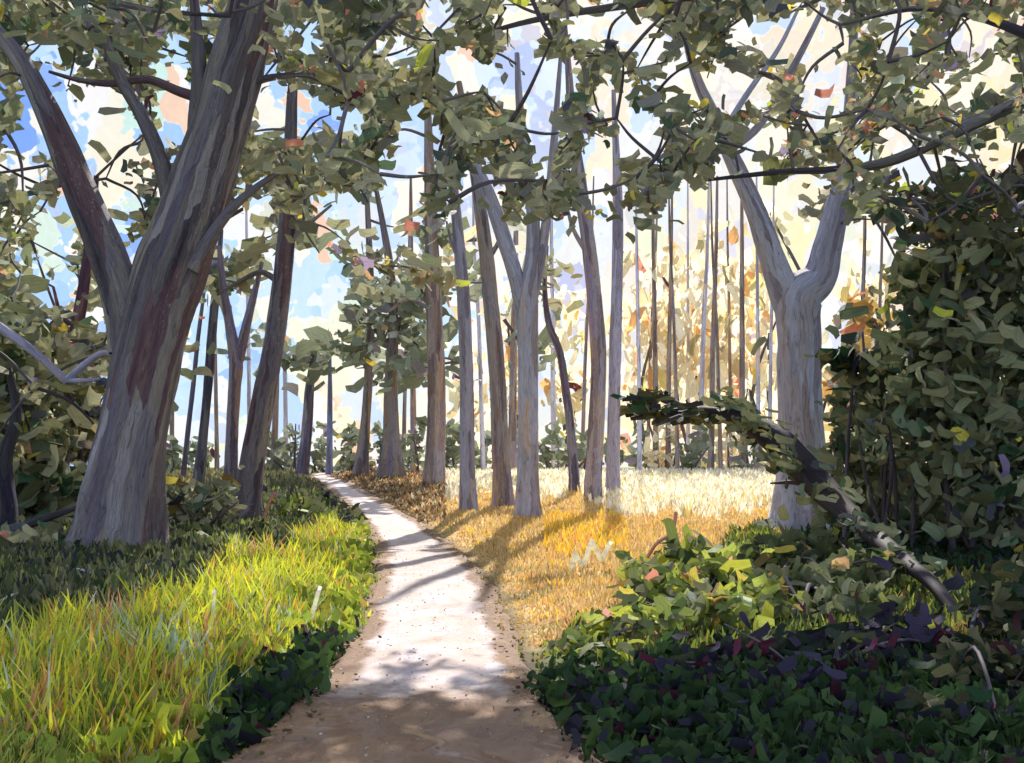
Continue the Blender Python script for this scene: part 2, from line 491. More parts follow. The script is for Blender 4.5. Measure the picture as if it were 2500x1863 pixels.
def tube(g, pr, sides=14, n=6, rough=.06, tint=(1, 1, 1), flare=0.0, seed=None):
    """pr: rows of x y z radius"""
    q = catmull(pr, n) if n > 1 else np.asarray(pr, float)
    p, r = q[:, :3], np.maximum(q[:, 3], .004)
    m = len(p)
    tg = np.gradient(p, axis=0); tg /= np.linalg.norm(tg, axis=1)[:, None] + 1e-9
    ref = np.array([0, 1.0, 0]) if abs(tg[0][1]) < .8 else np.array([1.0, 0, 0])
    a = np.cross(tg, ref); a /= np.linalg.norm(a, axis=1)[:, None] + 1e-9
    b = np.cross(tg, a)
    th = np.linspace(0, 2 * np.pi, sides + 1)
    ph = rng.uniform(0, 6.28, 4)
    L = np.concatenate([[0], np.cumsum(np.linalg.norm(np.diff(p, axis=0), axis=1))])
    prof = 1 + rough * (np.sin(3 * th[None] + ph[0] + .8 * L[:, None]) + .6 * np.sin(5 * th[None] + ph[1] - .5 * L[:, None])
                        + .5 * np.sin(8 * th[None] + ph[2] + 1.1 * np.sin(2.3 * L[:, None] + ph[0])) + .45 * np.sin(3.1 * L[:, None] + 2 * np.sin(th[None] * 2 + ph[2])) * np.cos(4 * th[None] + 5.2 * L[:, None]) + .5 * np.sin(2 * L[:, None] * 1.9 + ph[3]) * np.sin(2 * th[None]))
    if flare:
        w = np.exp(-L / (r[0] * 2.0))[:, None]
        prof = prof * (1 + flare * w * (.55 + .45 * np.sin(5 * th[None] + ph[1])))
    R = r[:, None] * prof
    V = p[:, None] + a[:, None] * (np.cos(th)[None, :, None] * R[..., None]) + b[:, None] * (np.sin(th)[None, :, None] * R[..., None])
    ix = np.arange(m * (sides + 1)).reshape(m, sides + 1)
    f = np.stack([ix[:-1, :-1], ix[:-1, 1:], ix[1:, 1:], ix[1:, :-1]], -1).reshape(-1, 4)
    off = rng.uniform(0, 40)
    circ = 2 * np.pi * max(r.mean(), .03)
    # wrap the stroke pattern without a seam by mirroring
    uvx = (1 - np.abs(th / np.pi - 1)) * circ / 2 + off
    uv = np.stack([np.repeat(uvx[None], m, 0), np.repeat(L[:, None], sides + 1, 1) + off], -1).reshape(-1, 2)
    g.add(V.reshape(-1, 3), f, uv, np.tile(np.array(tint, np.float32), (len(uv), 1)))
    return q

def px_tube(pts, Y, extra=0):
    """(u, v, width[, depth offset]) rows in photograph pixels at depth Y -> world rows with radius"""
    rows = []
    for q in pts:
        y = Y + (q[3] if len(q) > 3 else 0)
        c = P(q[0], q[1], y)
        rows.append([*c, q[2] / 2 / F * y])
    return np.array(rows)

# ------------------------------------------------------------------ leaf strokes
PAL = {
 'olive': [((.36, .36, .24), 5), ((.46, .45, .32), 4), ((.10, .16, .10), 3), ((.10, .105, .17), 1.3), ((.24, .23, .09), 1.2),
           ((.42, .38, .27), 1.6), ((.28, .20, .07), .4)],
 'accent': [((.85, .66, .12), 3), ((.80, .32, .26), 2.0), ((.88, .52, .30), 2.0), ((.75, .80, .12), 1.6), ((.38, .30, .55), 1.2), ((.12, .03, .055), 1),
            ((.70, .78, .66), 1.6)],
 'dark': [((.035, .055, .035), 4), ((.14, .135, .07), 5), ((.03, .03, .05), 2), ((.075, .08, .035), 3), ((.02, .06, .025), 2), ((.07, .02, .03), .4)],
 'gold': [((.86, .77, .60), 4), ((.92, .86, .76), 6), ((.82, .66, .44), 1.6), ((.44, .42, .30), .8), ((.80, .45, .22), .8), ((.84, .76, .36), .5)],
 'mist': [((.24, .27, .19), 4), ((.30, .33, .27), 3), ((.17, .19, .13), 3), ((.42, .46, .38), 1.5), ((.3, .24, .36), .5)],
 'scrub': [((.24, .30, .09), 4), ((.50, .56, .12), 4), ((.07, .11, .045), 2.2), ((.24, .25, .15), 3), ((.62, .64, .10), 1.6), ((.5, .27, .08), .4), ((.62, .66, .6), .25)],
 'olivescrub': [((.20, .22, .13), 5), ((.14, .17, .08), 4), ((.28, .29, .19), 3), ((.07, .10, .06), 2), ((.38, .42, .12), 1.2), ((.4, .3, .12), .4)],
 'thicket': [((.17, .22, .14), 4), ((.36, .36, .22), 5), ((.11, .12, .15), 1.0), ((.24, .26, .15), 5), ((.06, .13, .07), 1.2), ((.32, .31, .20), 1.6), ((.6, .52, .08), .12)],
 'purple': [((.05, .04, .09), 5), ((.03, .045, .03), 3), ((.16, .03, .07), 1.6), ((.08, .10, .05), 2), ((.04, .03, .06), 3)],  # dark purple and maroon carry the right foreground's shade
 'ochre': [((.62, .40, .16), 4), ((.75, .60, .25), 3), ((.8, .72, .1), 1.5), ((.72, .3, .2), 1), ((.80, .72, .55), 2)],
}
def pick(pal, n):
    cs, ws = zip(*PAL[pal]); ws = np.array(ws, float)
    c = np.array(cs)[rng.choice(len(cs), n, p=ws / ws.sum())]
    return c * rng.uniform(.78, 1.25, (n, 1))

def dabs(g, pos, L, W, tint, flat=.6, droop=0.0, dirbias=None):
    n = len(pos)
    if n == 0: return
    d = rng.normal(size=(n, 3)) * np.array([1, .8, flat])
    if dirbias is not None: d = d + dirbias
    d[:, 2] -= droop
    d /= np.linalg.norm(d, axis=1)[:, None]
    nn = rng.normal(size=(n, 3)) * np.array([.8, 1.3, .6]); nn -= (nn * d).sum(1)[:, None] * d
    nn /= np.linalg.norm(nn, axis=1)[:, None] + 1e-9
    w = np.cross(d, nn)
    t = np.array([-.5, -.2, .15, .5]); pw = np.array([.75, 1.0, 1.0, .72])
    V = np.zeros((n, 4, 2, 3), np.float32)
    curve = rng.uniform(-.18, .18, (n, 1)); lift = rng.uniform(-.22, .22, (n, 1))
    for i in range(4):
        c = pos + d * (L * (t[i] + rng.uniform(-.05, .05, n)))[:, None] + nn * (lift * L[:, None] * (4 * t[i] ** 2)) + w * (curve * L[:, None] * (4 * t[i] ** 2))
        for j, s_ in enumerate((-.5, .5)):
            V[:, i, j] = c + w * (W * pw[i] * s_ * rng.uniform(.7, 1.25, n))[:, None] + d * (L * rng.uniform(-.06, .06, n))[:, None]
    base = np.arange(n)[:, None, None] * 8
    f = np.array([[0, 1, 3, 2], [2, 3, 5, 4], [4, 5, 7, 6]])[None] + base
    uv = np.stack(np.meshgrid(np.linspace(0, 1, 4), [0, 1], indexing='ij'), -1)[None] + rng.uniform(0, 30, (n, 1, 1, 2))
    g.add(V.reshape(-1, 3), f.reshape(-1, 4), uv.reshape(-1, 2), np.repeat(tint, 8, 0))

# where sunlight reaches the ground: crowns stay open along those rays
def sun_land(p):
    s_ = (p[:, 2] - .3) / math.tan(EL)
    return p[:, 0] - s_ * math.sin(AZ), p[:, 1] - s_ * math.cos(AZ)

def in_light(p):
    x, y = sun_land(p)
    ok = (y > 4.6)
    yy = np.maximum(y, 3)
    u = CX + x / yy * F; v = HZ + (CAMZ - rise(yy)) / yy * F
    l, r = path_lr(yy)
    onp = (x > l - .1) & (x < r + .1)
    z = zone(x, y)
    v = v + 60 * np.sin(x * 4.1 + 1.3 * np.sin(y * 2.2)) * np.cos(y * 3.0 + x) + rng.normal(size=len(v)) * 25
    lit = ((~onp) & (z == 6)) | ((~onp) & (z == 5) & (u > 1100) & (u < 2150) & (v < 1530)) | (onp & (v < 1640) & (v > 1180)) | (onp & (v > 1640) & (np.sin(x * 5.2 + 1.0) * np.sin(y * 6.1 + .4 * x) > .30)) | ((~onp) & (z == 1)) | ((~onp) & ((z == 3) | (z == 4)))
    return ok & lit & (u > -250) & (u < 2300)

# ------------------------------------------------------------------ trees
MAIN = []
TREES = []      # dicts: root, skeleton nodes, layer depth, u range, crown Geo
def tree(name, label, cat, Y, parts, mat, group=None, flare=.5, tint=(1, 1, 1), base_uv=None, sides=14, partname='limb', crown='olive'):
    """parts[0] = trunk, others = limbs; rows (u, v, width px[, depth offset])"""
    trunk = px_tube(parts[0], Y)
    bx, by = trunk[0][0], trunk[0][1]
    gzv = float(ground(bx, by))
    # carry the foot down into the soil
    foot = trunk[0].copy(); foot[2] = gzv - .25
    if trunk[0][2] > gzv + .05:
        trunk = np.vstack([foot, trunk])
    else:
        trunk[0][2] = gzv - .25
    root = thing(name, (bx, by, gzv), label, cat, group)
    for k_, prt in enumerate(parts):
        if prt[0][2] > 30 and Y < 40 and Y > 13: MAIN.append((prt, Y, 52 if prt[0][2] > 80 else 34, 40 if Y < 20 else (470 if Y < 23 else 520)))
    nodes = []
    g = Geo(); q = tube(g, trunk, sides + 6, 10, .055, tint, flare * 1.5); g.build('trunk', mat, root); nodes.append(q[len(q) // 3:])
    for row in parts[1:]:
        g = Geo(); q = tube(g, px_tube(row, Y), max(8, sides - 4), 6, .05, tint); g.build(partname, mat, root); nodes.append(q[1:])
    t = dict(root=root, nodes=np.vstack(nodes)[:, :3], Y=Y, geo=Geo(), clumps=[], mat=mat, kind=crown)
    TREES.append(t)
    return t

BT = (1.3, 1.25, 1.33)
big = tree('tree', 'huge dark forking tree on the left bank, widest trunk of all', 'tree', 14.8,
  [[(262, 1385, 205), (285, 1280, 178), (310, 1120, 160), (345, 960, 152), (385, 780, 160), (430, 640, 165), (475, 500, 150), (525, 340, 135), (575, 160, 125), (620, 0, 112), (665, -160, 90), (700, -330, 60)],
   [(318, 860, 95), (296, 720, 92), (255, 600, 88), (205, 480, 80), (150, 350, 68), (95, 230, 54), (45, 140, 44), (-20, 60, 34), (-80, -60, 22)],
   [(415, 640, 60), (418, 520, 46), (395, 400, 40), (350, 290, 34), (300, 200, 32), (268, 120, 28), (255, 60, 18), (230, -20, 10)],
   [(470, 560, 70), (478, 420, 54), (482, 300, 48), (486, 180, 38), (478, 60, 28), (470, -60, 16)],
   [(470, 660, 34, -.3), (520, 570, 28, -.3), (575, 500, 22, -.2), (650, 440, 14), (720, 400, 8)],
   [(520, 250, 28), (440, 225, 24), (360, 195, 20), (270, 205, 16), (190, 195, 12), (120, 175, 7)],
   [(585, 225, 24), (640, 195, 18), (720, 182, 13), (800, 170, 8)]],
  BARK_DARK, tint=BT, flare=.32, sides=20)
tree('tree', 'dark slim trunk leaning to the right just right of the huge left tree', 'tree', 23.0,
  [[(592, 1285, 66), (612, 1150, 60), (640, 1000, 55), (668, 850, 50), (688, 700, 46), (700, 550, 42), (706, 400, 34), (712, 260, 26), (720, 100, 18)],
   [(695, 700, 18), (640, 665, 14), (580, 690, 10), (530, 720, 7)],
   [(704, 520, 16), (760, 470, 12), (830, 440, 8)],
   [(697, 600, 14), (740, 560, 11), (810, 500, 6)]],
  BARK_DARK, tint=(1.25, 1.2, 1.3), flare=.35)
# centre group by the far bend of the path
CG = 'tall grey trunks where the path bends'
tree('tree', 'slim grey trunk, first on the left of the tall group at the path bend', 'tree', 29.0,
  [[(1143, 1245, 42), (1140, 1100, 36), (1138, 900, 33), (1132, 720, 31), (1122, 600, 28), (1110, 480, 22), (1100, 360, 16)],
   [(1128, 650, 10), (1105, 600, 8), (1090, 540, 5)]], BARK_GREY, CG, .3, (.8, .78, .82))
tree('tree', 'brown and grey trunk curving left at its top, second at the bend', 'tree', 31.0,
  [[(1228, 1235, 50), (1222, 1080, 42), (1214, 900, 40), (1198, 740, 38), (1184, 600, 34), (1168, 480, 28), (1150, 360, 22), (1120, 200, 14)],
   [(1190, 640, 14), (1230, 560, 10), (1240, 450, 6)]], BARK_BROWN, CG, .3, (1.3, 1.35, 1.5))
tree('tree', 'pale blue grey trunk with three steep forks at the path bend', 'tree', 26.0,
  [[(1290, 1275, 60), (1290, 1150, 50), (1290, 1000, 50), (1288, 860, 50), (1288, 740, 50), (1300, 620, 36), (1300, 500, 32), (1286, 380, 27), (1270, 270, 20), (1262, 130, 12)],
   [(1284, 800, 40), (1262, 690, 38), (1230, 580, 38), (1195, 478, 33), (1155, 396, 32), (1110, 318, 30), (1072, 250, 20), (1035, 170, 9)],
   [(1300, 740, 24), (1322, 620, 24), (1338, 500, 22), (1350, 380, 20), (1362, 230, 13), (1372, 90, 7)]],
  BARK_GREY, CG, .35, (1, 1, 1.05))
tree('tree', 'straight brownish trunk of the bend group leaning left above, behind dry grass', 'tree', 34.0,
  [[(1450, 1175, 42), (1456, 1040, 39), (1460, 880, 38), (1452, 740, 37), (1438, 600, 34), (1418, 460, 32), (1400, 330, 26), (1390, 200, 18), (1380, 60, 10)],
   [(1448, 640, 14), (1400, 560, 10), (1380, 480, 6)]], BARK_BROWN, CG, .1, (1.6, 1.6, 1.9))
tree('tree', 'pale grey trunk standing close on the right of the brownish one', 'tree', 36.0,
  [[(1497, 1170, 34), (1499, 1000, 30), (1502, 850, 29), (1507, 700, 27), (1508, 540, 26), (1504, 380, 18), (1498, 220, 10)]], BARK_GREY, CG, .2, (.95, .9, .95))
tree('tree', 'thin crooked dark stem between the forked trunk and the brownish trunk', 'tree', 38.0,
  [[(1402, 1165, 26), (1394, 1060, 22), (1382, 960, 20), (1366, 860, 18), (1340, 790, 16), (1330, 700, 12), (1336, 600, 7)]], BARK_DARK, None, .2, (1.1, 1.1, 1.3))
tree('tree', 'thick straight trunk with rust brown right edge left of the group at the bend', 'tree', 44.0,
  [[(1062, 1165, 50), (1064, 1020, 44), (1064, 880, 42), (1060, 740, 38), (1054, 600, 34), (1050, 460, 28), (1046, 320, 20), (1040, 160, 10)],
   [(1058, 760, 12), (1000, 730, 9), (950, 760, 6)]], BARK_BROWN, None, .2, (1.45, 1.35, 1.35))
tree('tree', 'dark hilltop trunk with short side boughs beside the open blue sky', 'tree', 50.0,
  [[(952, 1160, 52), (954, 1060, 40), (955, 960, 34), (958, 860, 28), (960, 760, 24), (950, 640, 20), (930, 520, 14), (905, 400, 8)],
   [(958, 850, 14), (910, 800, 11), (870, 770, 7)], [(960, 800, 12), (1000, 750, 9), (1040, 720, 6)], [(955, 760, 12), (920, 700, 8), (880, 680, 6)]],
  BARK_BROWN, None, .5, (1.0, 1.0, 1.05))
tree('tree', 'slim trunk leaning right on the hilltop left of the boughed dark trunk', 'tree', 52.0,
  [[(882, 1160, 34), (892, 1040, 24), (900, 900, 21), (906, 760, 19), (902, 620, 16), (896, 480, 12), (890, 340, 7)]], BARK_BROWN, None, .4, (1.1, 1.1, 1.2))
tree('tree', 'crooked thin trunk at the hilltop nearest the left verge of the far path', 'tree', 54.0,
  [[(736, 1165, 30), (748, 1060, 26), (756, 950, 22), (764, 880, 14), (768, 835, 5)]], BARK_DARK, None, .3, (1.2, 1.15, 1.3))
tree('tree', 'thinnest bluish stem on the hilltop between two crooked trunks', 'tree', 56.0,
  [[(803, 1160, 18), (805, 1060, 14), (806, 960, 12), (806, 880, 7), (810, 835, 3)]], BARK_GREY, None, .2, (.6, .65, .9))
tree('tree', 'black thin trunk behind the huge left tree, straight and dark', 'tree', 40.0,
  [[(484, 1178, 28), (496, 1060, 22), (508, 940, 21), (518, 820, 22), (528, 700, 18), (540, 560, 10)]], BARK_DARK, None, .2, (.7, .7, .8))
tree('tree', 'slender leaning stem right against the lit edge of the huge left tree', 'tree', 42.0,
  [[(446, 1175, 13), (458, 1060, 12), (472, 940, 11), (484, 820, 10), (500, 700, 7)]], BARK_DARK, None, .2, (1, 1, 1.2))
tree('tree', 'purple grey trunk splitting into a narrow V left of the dark leaning trunk', 'tree', 36.0,
  [[(563, 1185, 34), (566, 1080, 30), (572, 960, 30), (576, 880, 32), (560, 790, 24), (545, 700, 18), (535, 600, 10)],
   [(582, 880, 26), (600, 800, 22), (620, 720, 16), (640, 640, 9)]], BARK_BROWN, None, .2, (1.0, .95, 1.25))
tree('tree', 'maroon trunk leaning right in the thicket left of the huge tree', 'tree', 22.0,
  [[(140, 1300, 44), (152, 1120, 36), (166, 960, 32), (184, 820, 30), (205, 690, 26), (222, 560, 20), (236, 430, 12)],
   [(188, 800, 12), (150, 770, 10), (130, 700, 7)], [(190, 880, 12), (240, 830, 10), (290, 850, 6)]], BARK_DARK, None, .2, (1.0, .6, .7))
rt = tree('tree', 'thick pale lavender trunk splitting into a wide Y on the right', 'tree', 22.0,
  [[(1965, 1310, 150), (1960, 1200, 118), (1955, 1080, 104), (1950, 950, 100), (1950, 830, 104), (1950, 730, 108), (2000, 680, 82), (2022, 600, 66), (2040, 520, 56), (2058, 440, 44), (2070, 330, 32), (2078, 200, 26), (2084, 60, 20), (2086, -80, 14)],
   [(1948, 780, 90), (1912, 700, 76), (1880, 610, 58), (1848, 520, 50), (1808, 430, 44), (1770, 350, 36), (1735, 270, 30), (1700, 190, 24), (1670, 80, 16)],
   [(1775, 370, 22), (1850, 310, 20), (1905, 220, 19), (1960, 120, 16), (2010, 20, 12)],
   [(1760, 330, 16), (1830, 220, 14), (1900, 120, 12), (1950, 20, 8)]],
  BARK_GREY, None, .28, (1.06, 1.04, 1.1), sides=20)
# row of far thin stems in the golden light
ORD = ['first', 'second', 'third', 'fourth', 'fifth', 'sixth', 'seventh', 'eighth', 'ninth', 'tenth', 'eleventh', 'twelfth', 'thirteenth', 'fourteenth']
def grp_of(u):
    return 'far stems in the golden glade' if 1500 < u < 1900 else ('far stems beside the right thicket' if u > 2000 else ('far stems within the bend group' if u > 1100 else 'far stems on the hilltop'))
fx = [(1562, 10), (1602, 13), (1655, 9), (1708, 12), (1760, 9), (1812, 14), (1852, 10), (1580, 8), (1630, 11), (1680, 8), (1735, 13), (1785, 8), (1878, 9), (2098, 12), (2140, 9), (1180, 10), (1420, 9), (1250, 18), (1352, 12), (668, 14), (1010, 14), (700, 10), (420, 10), (530, 9), (610, 10), (985, 9)]
for i, (u, w) in enumerate(fx):
    Yf = 56 + (i * 7) % 13
    lean = rng.uniform(-25, 25)
    grp = grp_of(u)
    mates = sorted(a for a, _ in fx if grp_of(a) == grp)
    lab = ORD[mates.index(u)] + ' from the left of the thin ' + grp
    tree('tree', lab, 'tree', Yf, [[(u, 1175, w * 1.3), (u + lean * .2, 1000, w * 1.05), (u + lean * .5, 800, w * .9), (u + lean, 600, w * .7), (u + lean * 1.2, 430, w * .4)]],
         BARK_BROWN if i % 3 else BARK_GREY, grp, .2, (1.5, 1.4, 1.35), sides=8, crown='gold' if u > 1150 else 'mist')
# two trees standing outside the frame whose boughs reach over the path
ol = tree('tree', 'tree beyond the left edge whose leafy boughs hang over the top of the view', 'tree', 11.0,
  [[(-700, 1480, 150), (-680, 1000, 120), (-640, 500, 100), (-560, 0, 80), (-420, -350, 60)],
   [(-560, 0, 60), (-200, -150, 44, .5), (200, -130, 32, 1), (620, -60, 22, 1.5), (980, 30, 12, 2)],
   [(-200, -150, 30, .5), (100, -40, 22, .5), (350, 20, 14, .5), (560, 40, 8, 0)]], BARK_DARK, None, .3)
orr = tree('tree', 'tree beyond the right edge whose boughs sweep across the upper right', 'tree', 12.0,
  [[(3250, 1500, 160), (3200, 1000, 130), (3120, 500, 110), (3000, 0, 90), (2900, -350, 70)],
   [(3050, 150, 60), (2700, 180, 44, .5), (2400, 290, 34, 1), (2150, 400, 24, 1.5), (1900, 420, 14, 2), (1720, 440, 8, 2)],
   [(2990, -50, 60), (2600, -120, 44, .5), (2200, -90, 32, 1), (1750, -20, 24, 1.5), (1350, 40, 15, 2), (1150, 90, 8, 2)],
   [(2700, 180, 30, .5), (2450, 60, 22, 0), (2250, 20, 14, 0), (2050, 60, 8, 0)]], BARK_DARK, None, .3)

# ------------------------------------------------------------------ crowns
D = np.array([
 [1,1,.9,.7,.5,.9,.9,1,.6,.55,.8,.6,.8,.7,.55,.7,.5,.9,.8,.8],
 [.7,.6,.7,.5,.5,.9,.9,.8,.6,.5,.8,.5,.6,.6,.4,.4,.5,.8,.8,.5],
 [.5,.5,.6,.5,.5,.5,.95,.8,.65,.85,.75,.8,.75,.85,.7,.9,.85,.9,.8,.8],
 [.5,.5,.6,.6,.7,.85,1,.9,.85,.85,.6,.65,.7,.7,.3,.15,.6,.8,.8,1],
 [.7,.6,.5,.4,.6,.95,.9,.4,.7,.7,.3,.35,.5,.4,.06,.06,.4,.8,1,1],
 [.8,.6,.5,.1,.7,.1,.0,.35,.35,.3,.1,.2,.2,.1,.04,.02,.2,.8,.6,.6],
 [.8,.4,.5,.05,.2,.0,.1,.55,.2,.1,.05,.15,.2,.2,.05,.02,.2,.6,.4,.3],
 [1,.7,.5,.05,.1,.1,.1,.2,.1,.1,.05,.1,.1,.2,.05,.02,.2,.4,.2,.1],
 [1,.6,.3,.1,.1,.1,.1,.1,.05,.05,.05,.1,.1,.1,.05,.02,.2,.2,.1,.1]])
def dens(u, v):
    i = np.clip(v / 125 - .5, 0, 8); j = np.clip(u / 125 - .5, 0, 19)
    i0 = np.floor(i).astype(int); j0 = np.floor(j).astype(int)
    i1 = np.minimum(i0 + 1, 8); j1 = np.minimum(j0 + 1, 19); a = i - i0; b = j - j0
    d_ = (D[i0, j0] * (1 - a) * (1 - b) + D[i1, j0] * a * (1 - b) + D[i0, j1] * (1 - a) * b + D[i1, j1] * a * b)
    d_ = np.where(v < 0, np.minimum(d_, .6) * np.clip(1 + v / 500, 0, 1), d_)  # unseen canopy above the frame, kept for the shade it casts
    return np.where((u < -60) | (u > 2560), d_ * .35, d_)

HOLES = [(745, 715, 100, 105), (850, 990, 60, 100), (1020, 330, 60, 75), (985, 430, 60, 90), (700, 275, 100, 62), (1165, 490, 55, 80), (1275, 60, 60, 60), (1270, 200, 90, 80),
         (1120, 180, 65, 60), (1855, 560, 90, 130), (1790, 440, 60, 60), (2110, 640, 70, 110), (560, 560, 50, 60), (640, 525, 45, 40), (820, 530, 60, 65), (900, 560, 60, 60), (130, 250, 45, 70),
         (85, 300, 45, 80), (245, 270, 60, 60), (200, 450, 50, 90), (140, 560, 50, 70), (130, 690, 60, 60), (430, 260, 50, 80), (425, 150, 35, 70), (1440, 60, 70, 45), (1570, 100, 60, 60),
         (1330, 330, 40, 110), (1470, 420, 60, 80), (1560, 330, 60, 60), (1680, 530, 70, 60), (1800, 220, 80, 50), (2010, 220, 60, 90), (1960, 90, 90, 60), (1830, 90, 60, 50), (2200, 80, 45, 60), (2300, 230, 80, 30),
         (2420, 180, 60, 40), (2290, 410, 95, 45), (2450, 375, 60, 45), (2190, 330, 60, 30), (2370, 90, 60, 45), (1660, 200, 60, 40), (1490, 240, 50, 40), (950, 120, 50, 35), (850, 300, 45, 40), (1380, 190, 40, 50), (1870, 330, 60, 35), (1740, 620, 120, 90), (1230, 640, 50, 70), (760, 90, 40, 45), (505, 40, 25, 40), (110, 120, 45, 30), (350, 620, 25, 60), (650, 160, 30, 45),
         (2130, 760, 80, 80), (60, 420, 35, 45), (1060, 40, 40, 40), (300, 340, 40, 50), (290, 510, 45, 60)]
def in_hole(u, v, k=1.0):
    h = np.zeros(len(u), bool)
    for a, b, c, e in HOLES:
        h |= ((u - a) / (c * k)) ** 2 + ((v - b) / (e * k)) ** 2 < 1
    return h

LAYERS = [(9.5, 15.5, .40), (15.5, 21, .28), (21, 33, .22), (38, 58, .10)]
NC = 4700
cu = rng.uniform(-420, 2900, NC); cv = rng.uniform(-420, 1125, NC)
keep = (rng.uniform(size=NC) < dens(cu, cv) ** 1.15) & ~in_hole(cu, cv, .95)
cu, cv = cu[keep], cv[keep]
lay = rng.choice(4, len(cu), p=[q[2] for q in LAYERS])
lay = np.where((cv > 560) & (lay < 1), 2 + (rng.uniform(size=len(cu)) > .6), lay)
lay = np.where((cv > 560) & (cu > 950) & (cu < 1600), np.maximum(lay, 2), lay)
lay = np.where((cv > 480) & (cu > 450) & (cu < 1850) & (lay == 0), 2, lay)
cy = np.array([rng.uniform(LAYERS[i][0], LAYERS[i][1]) for i in lay])
pos = np.stack([(cu - CX) / F * cy, cy, CAMZ - (cv - HZ) / F * cy], 1)
lit = in_light(pos)
drop = lit & (rng.uniform(size=len(pos)) < .93)
# move what would shade the sunny ground to depths where its shade falls on the foreground or deep in the wood
kz = math.cos(AZ) / math.tan(EL)
fore = (rng.uniform(3.8, 7.3, len(cv)) + kz * CAMZ) / np.maximum(1 - kz * (HZ - cv) / F, .25)
alt = np.where((cv < 540) & (fore < 30), fore, rng.uniform(40, 56, len(cv)))
pos2 = np.stack([(cu - CX) / F * alt, alt, CAMZ - (cv - HZ) / F * alt], 1)
lit2 = in_light(pos2)
pos = np.where((drop & ~lit2)[:, None], pos2, pos)
ok = (~drop | ~lit2) & (pos[:, 2] > 1.2)
pos = pos[ok]
# boughs hang beside and behind the main trunks, not in front of them
def seg_dist(u, v, pts):
    best = np.full(len(u), 1e9)
    for a, b in zip(pts[:-1], pts[1:]):
        a = np.array(a[:3], float); b = np.array(b[:3], float); w = b[:2] - a[:2]
        t_ = np.clip(((u - a[0]) * w[0] + (v - a[1]) * w[1]) / (w @ w), 0, 1)
        dd = np.hypot(u - a[0] - t_ * w[0], v - a[1] - t_ * w[1]) - (a[2] + t_ * (b[2] - a[2])) / 2
        best = np.minimum(best, dd)
    return best
uu0, vv0 = proj(pos)
for pts, Yt, m_, vmax in MAIN:
    hit = (seg_dist(uu0, vv0, pts) < m_) & (pos[:, 1] < Yt + .8) & (vv0 > vmax)
    ny = Yt + rng.uniform(1.0, 3.5, len(pos))
    np2 = np.stack([(uu0 - CX) / F * ny, ny, CAMZ - (vv0 - HZ) / F * ny], 1)
    good = hit & ~in_light(np2)
    kill = hit & in_light(np2)
    pos = np.where(good[:, None], np2, pos)
    pos, uu0, vv0 = pos[~kill], uu0[~kill], vv0[~kill]
for u, v, y in ((770, 850, 54), (745, 830, 54), (810, 815, 56), (700, 845, 54), (650, 860, 50), (860, 850, 52), (880, 790, 52), (862, 760, 52), (905, 720, 52), (930, 680, 50), (960, 700, 50), (1000, 745, 50), (1030, 715, 50),
                (975, 800, 50), (920, 830, 50), (1000, 830, 50), (960, 880, 50), (870, 900, 52), (1030, 900, 46), (780, 880, 54), (890, 640, 52), (720, 880, 54), (935, 760, 50), (1100, 600, 44), (1080, 560, 44), (1130, 650, 34),
                (1350, 700, 38), (1330, 730, 38), (1345, 660, 38), (1390, 1020, 50), (1430, 860, 50), (1560, 640, 50), (1600, 560, 50), (1290, 880, 50), (1230, 780, 50)):
    pos = np.vstack([pos, P(u, v, y)[None]])
eu = rng.uniform(820, 1780, 300); ev = rng.uniform(10, 500, 300)
kp = ~in_hole(eu, ev, 1.0) & (rng.uniform(size=300) < np.where(eu < 1450, .85, .5)) & ~((eu > 1620) & (ev > 330))
eu, ev = eu[kp], ev[kp]
ey = np.minimum((rng.uniform(4.2, 7.2, len(eu)) + kz * CAMZ) / np.maximum(1 - kz * (HZ - ev) / F, .25), 24)
pos = np.vstack([pos, np.stack([(eu - CX) / F * ey, ey, CAMZ - (ev - HZ) / F * ey], 1)])
roots = np.array([t['nodes'].mean(0) for t in TREES])
for p in pos:
    best, bi = 1e9, 0
    for i, t in enumerate(TREES):
        dd = ((t['nodes'] - p) ** 2 * np.array([1, .7, 1])).sum(1).min()
        if dd < best: best, bi = dd, i
    TREES[bi]['clumps'].append(p)

def twig_net(t):
    g = Geo()
    nodes = t['nodes']; cl = np.array(t['clumps'])
    inn = nodes.copy(); left = list(range(len(cl)))
    dist = np.array([((inn - cl[i]) ** 2).sum(1).min() for i in left]); par = np.array([((inn - cl[i]) ** 2).sum(1).argmin() for i in left])
    plist = [inn[k_] for k_ in par]
    done = np.zeros(len(cl), bool)
    kept = []
    for _ in range(len(cl)):
        i = int(np.where(done, 1e9, dist).argmin())
        if dist[i] > (1.45 + t['Y'] * .045) ** 2: break
        done[i] = True; kept.append(i)
        a, b = np.array(plist[i]), cl[i]
        L = np.linalg.norm(b - a)
        if .15 < L < .9 + .035 * t['Y']:
            mid = (a + b) / 2 + rng.normal(size=3) * L * .07 - np.array([0, 0, -.02 * L])
            r = min(.012 + .010 * L, .05) * max(1, t['Y'] / 22)
            tube(g, np.array([[*a, r * 1.2], [*mid, r], [*b, r * .5]]), 5, 4, .05)
        d2 = ((cl - b) ** 2).sum(1); upd = (~done) & (d2 < dist)
        dist[upd] = d2[upd]
        for k_ in np.where(upd)[0]: plist[k_] = b
    t['clumps'] = [cl[i] for i in kept]
    return g

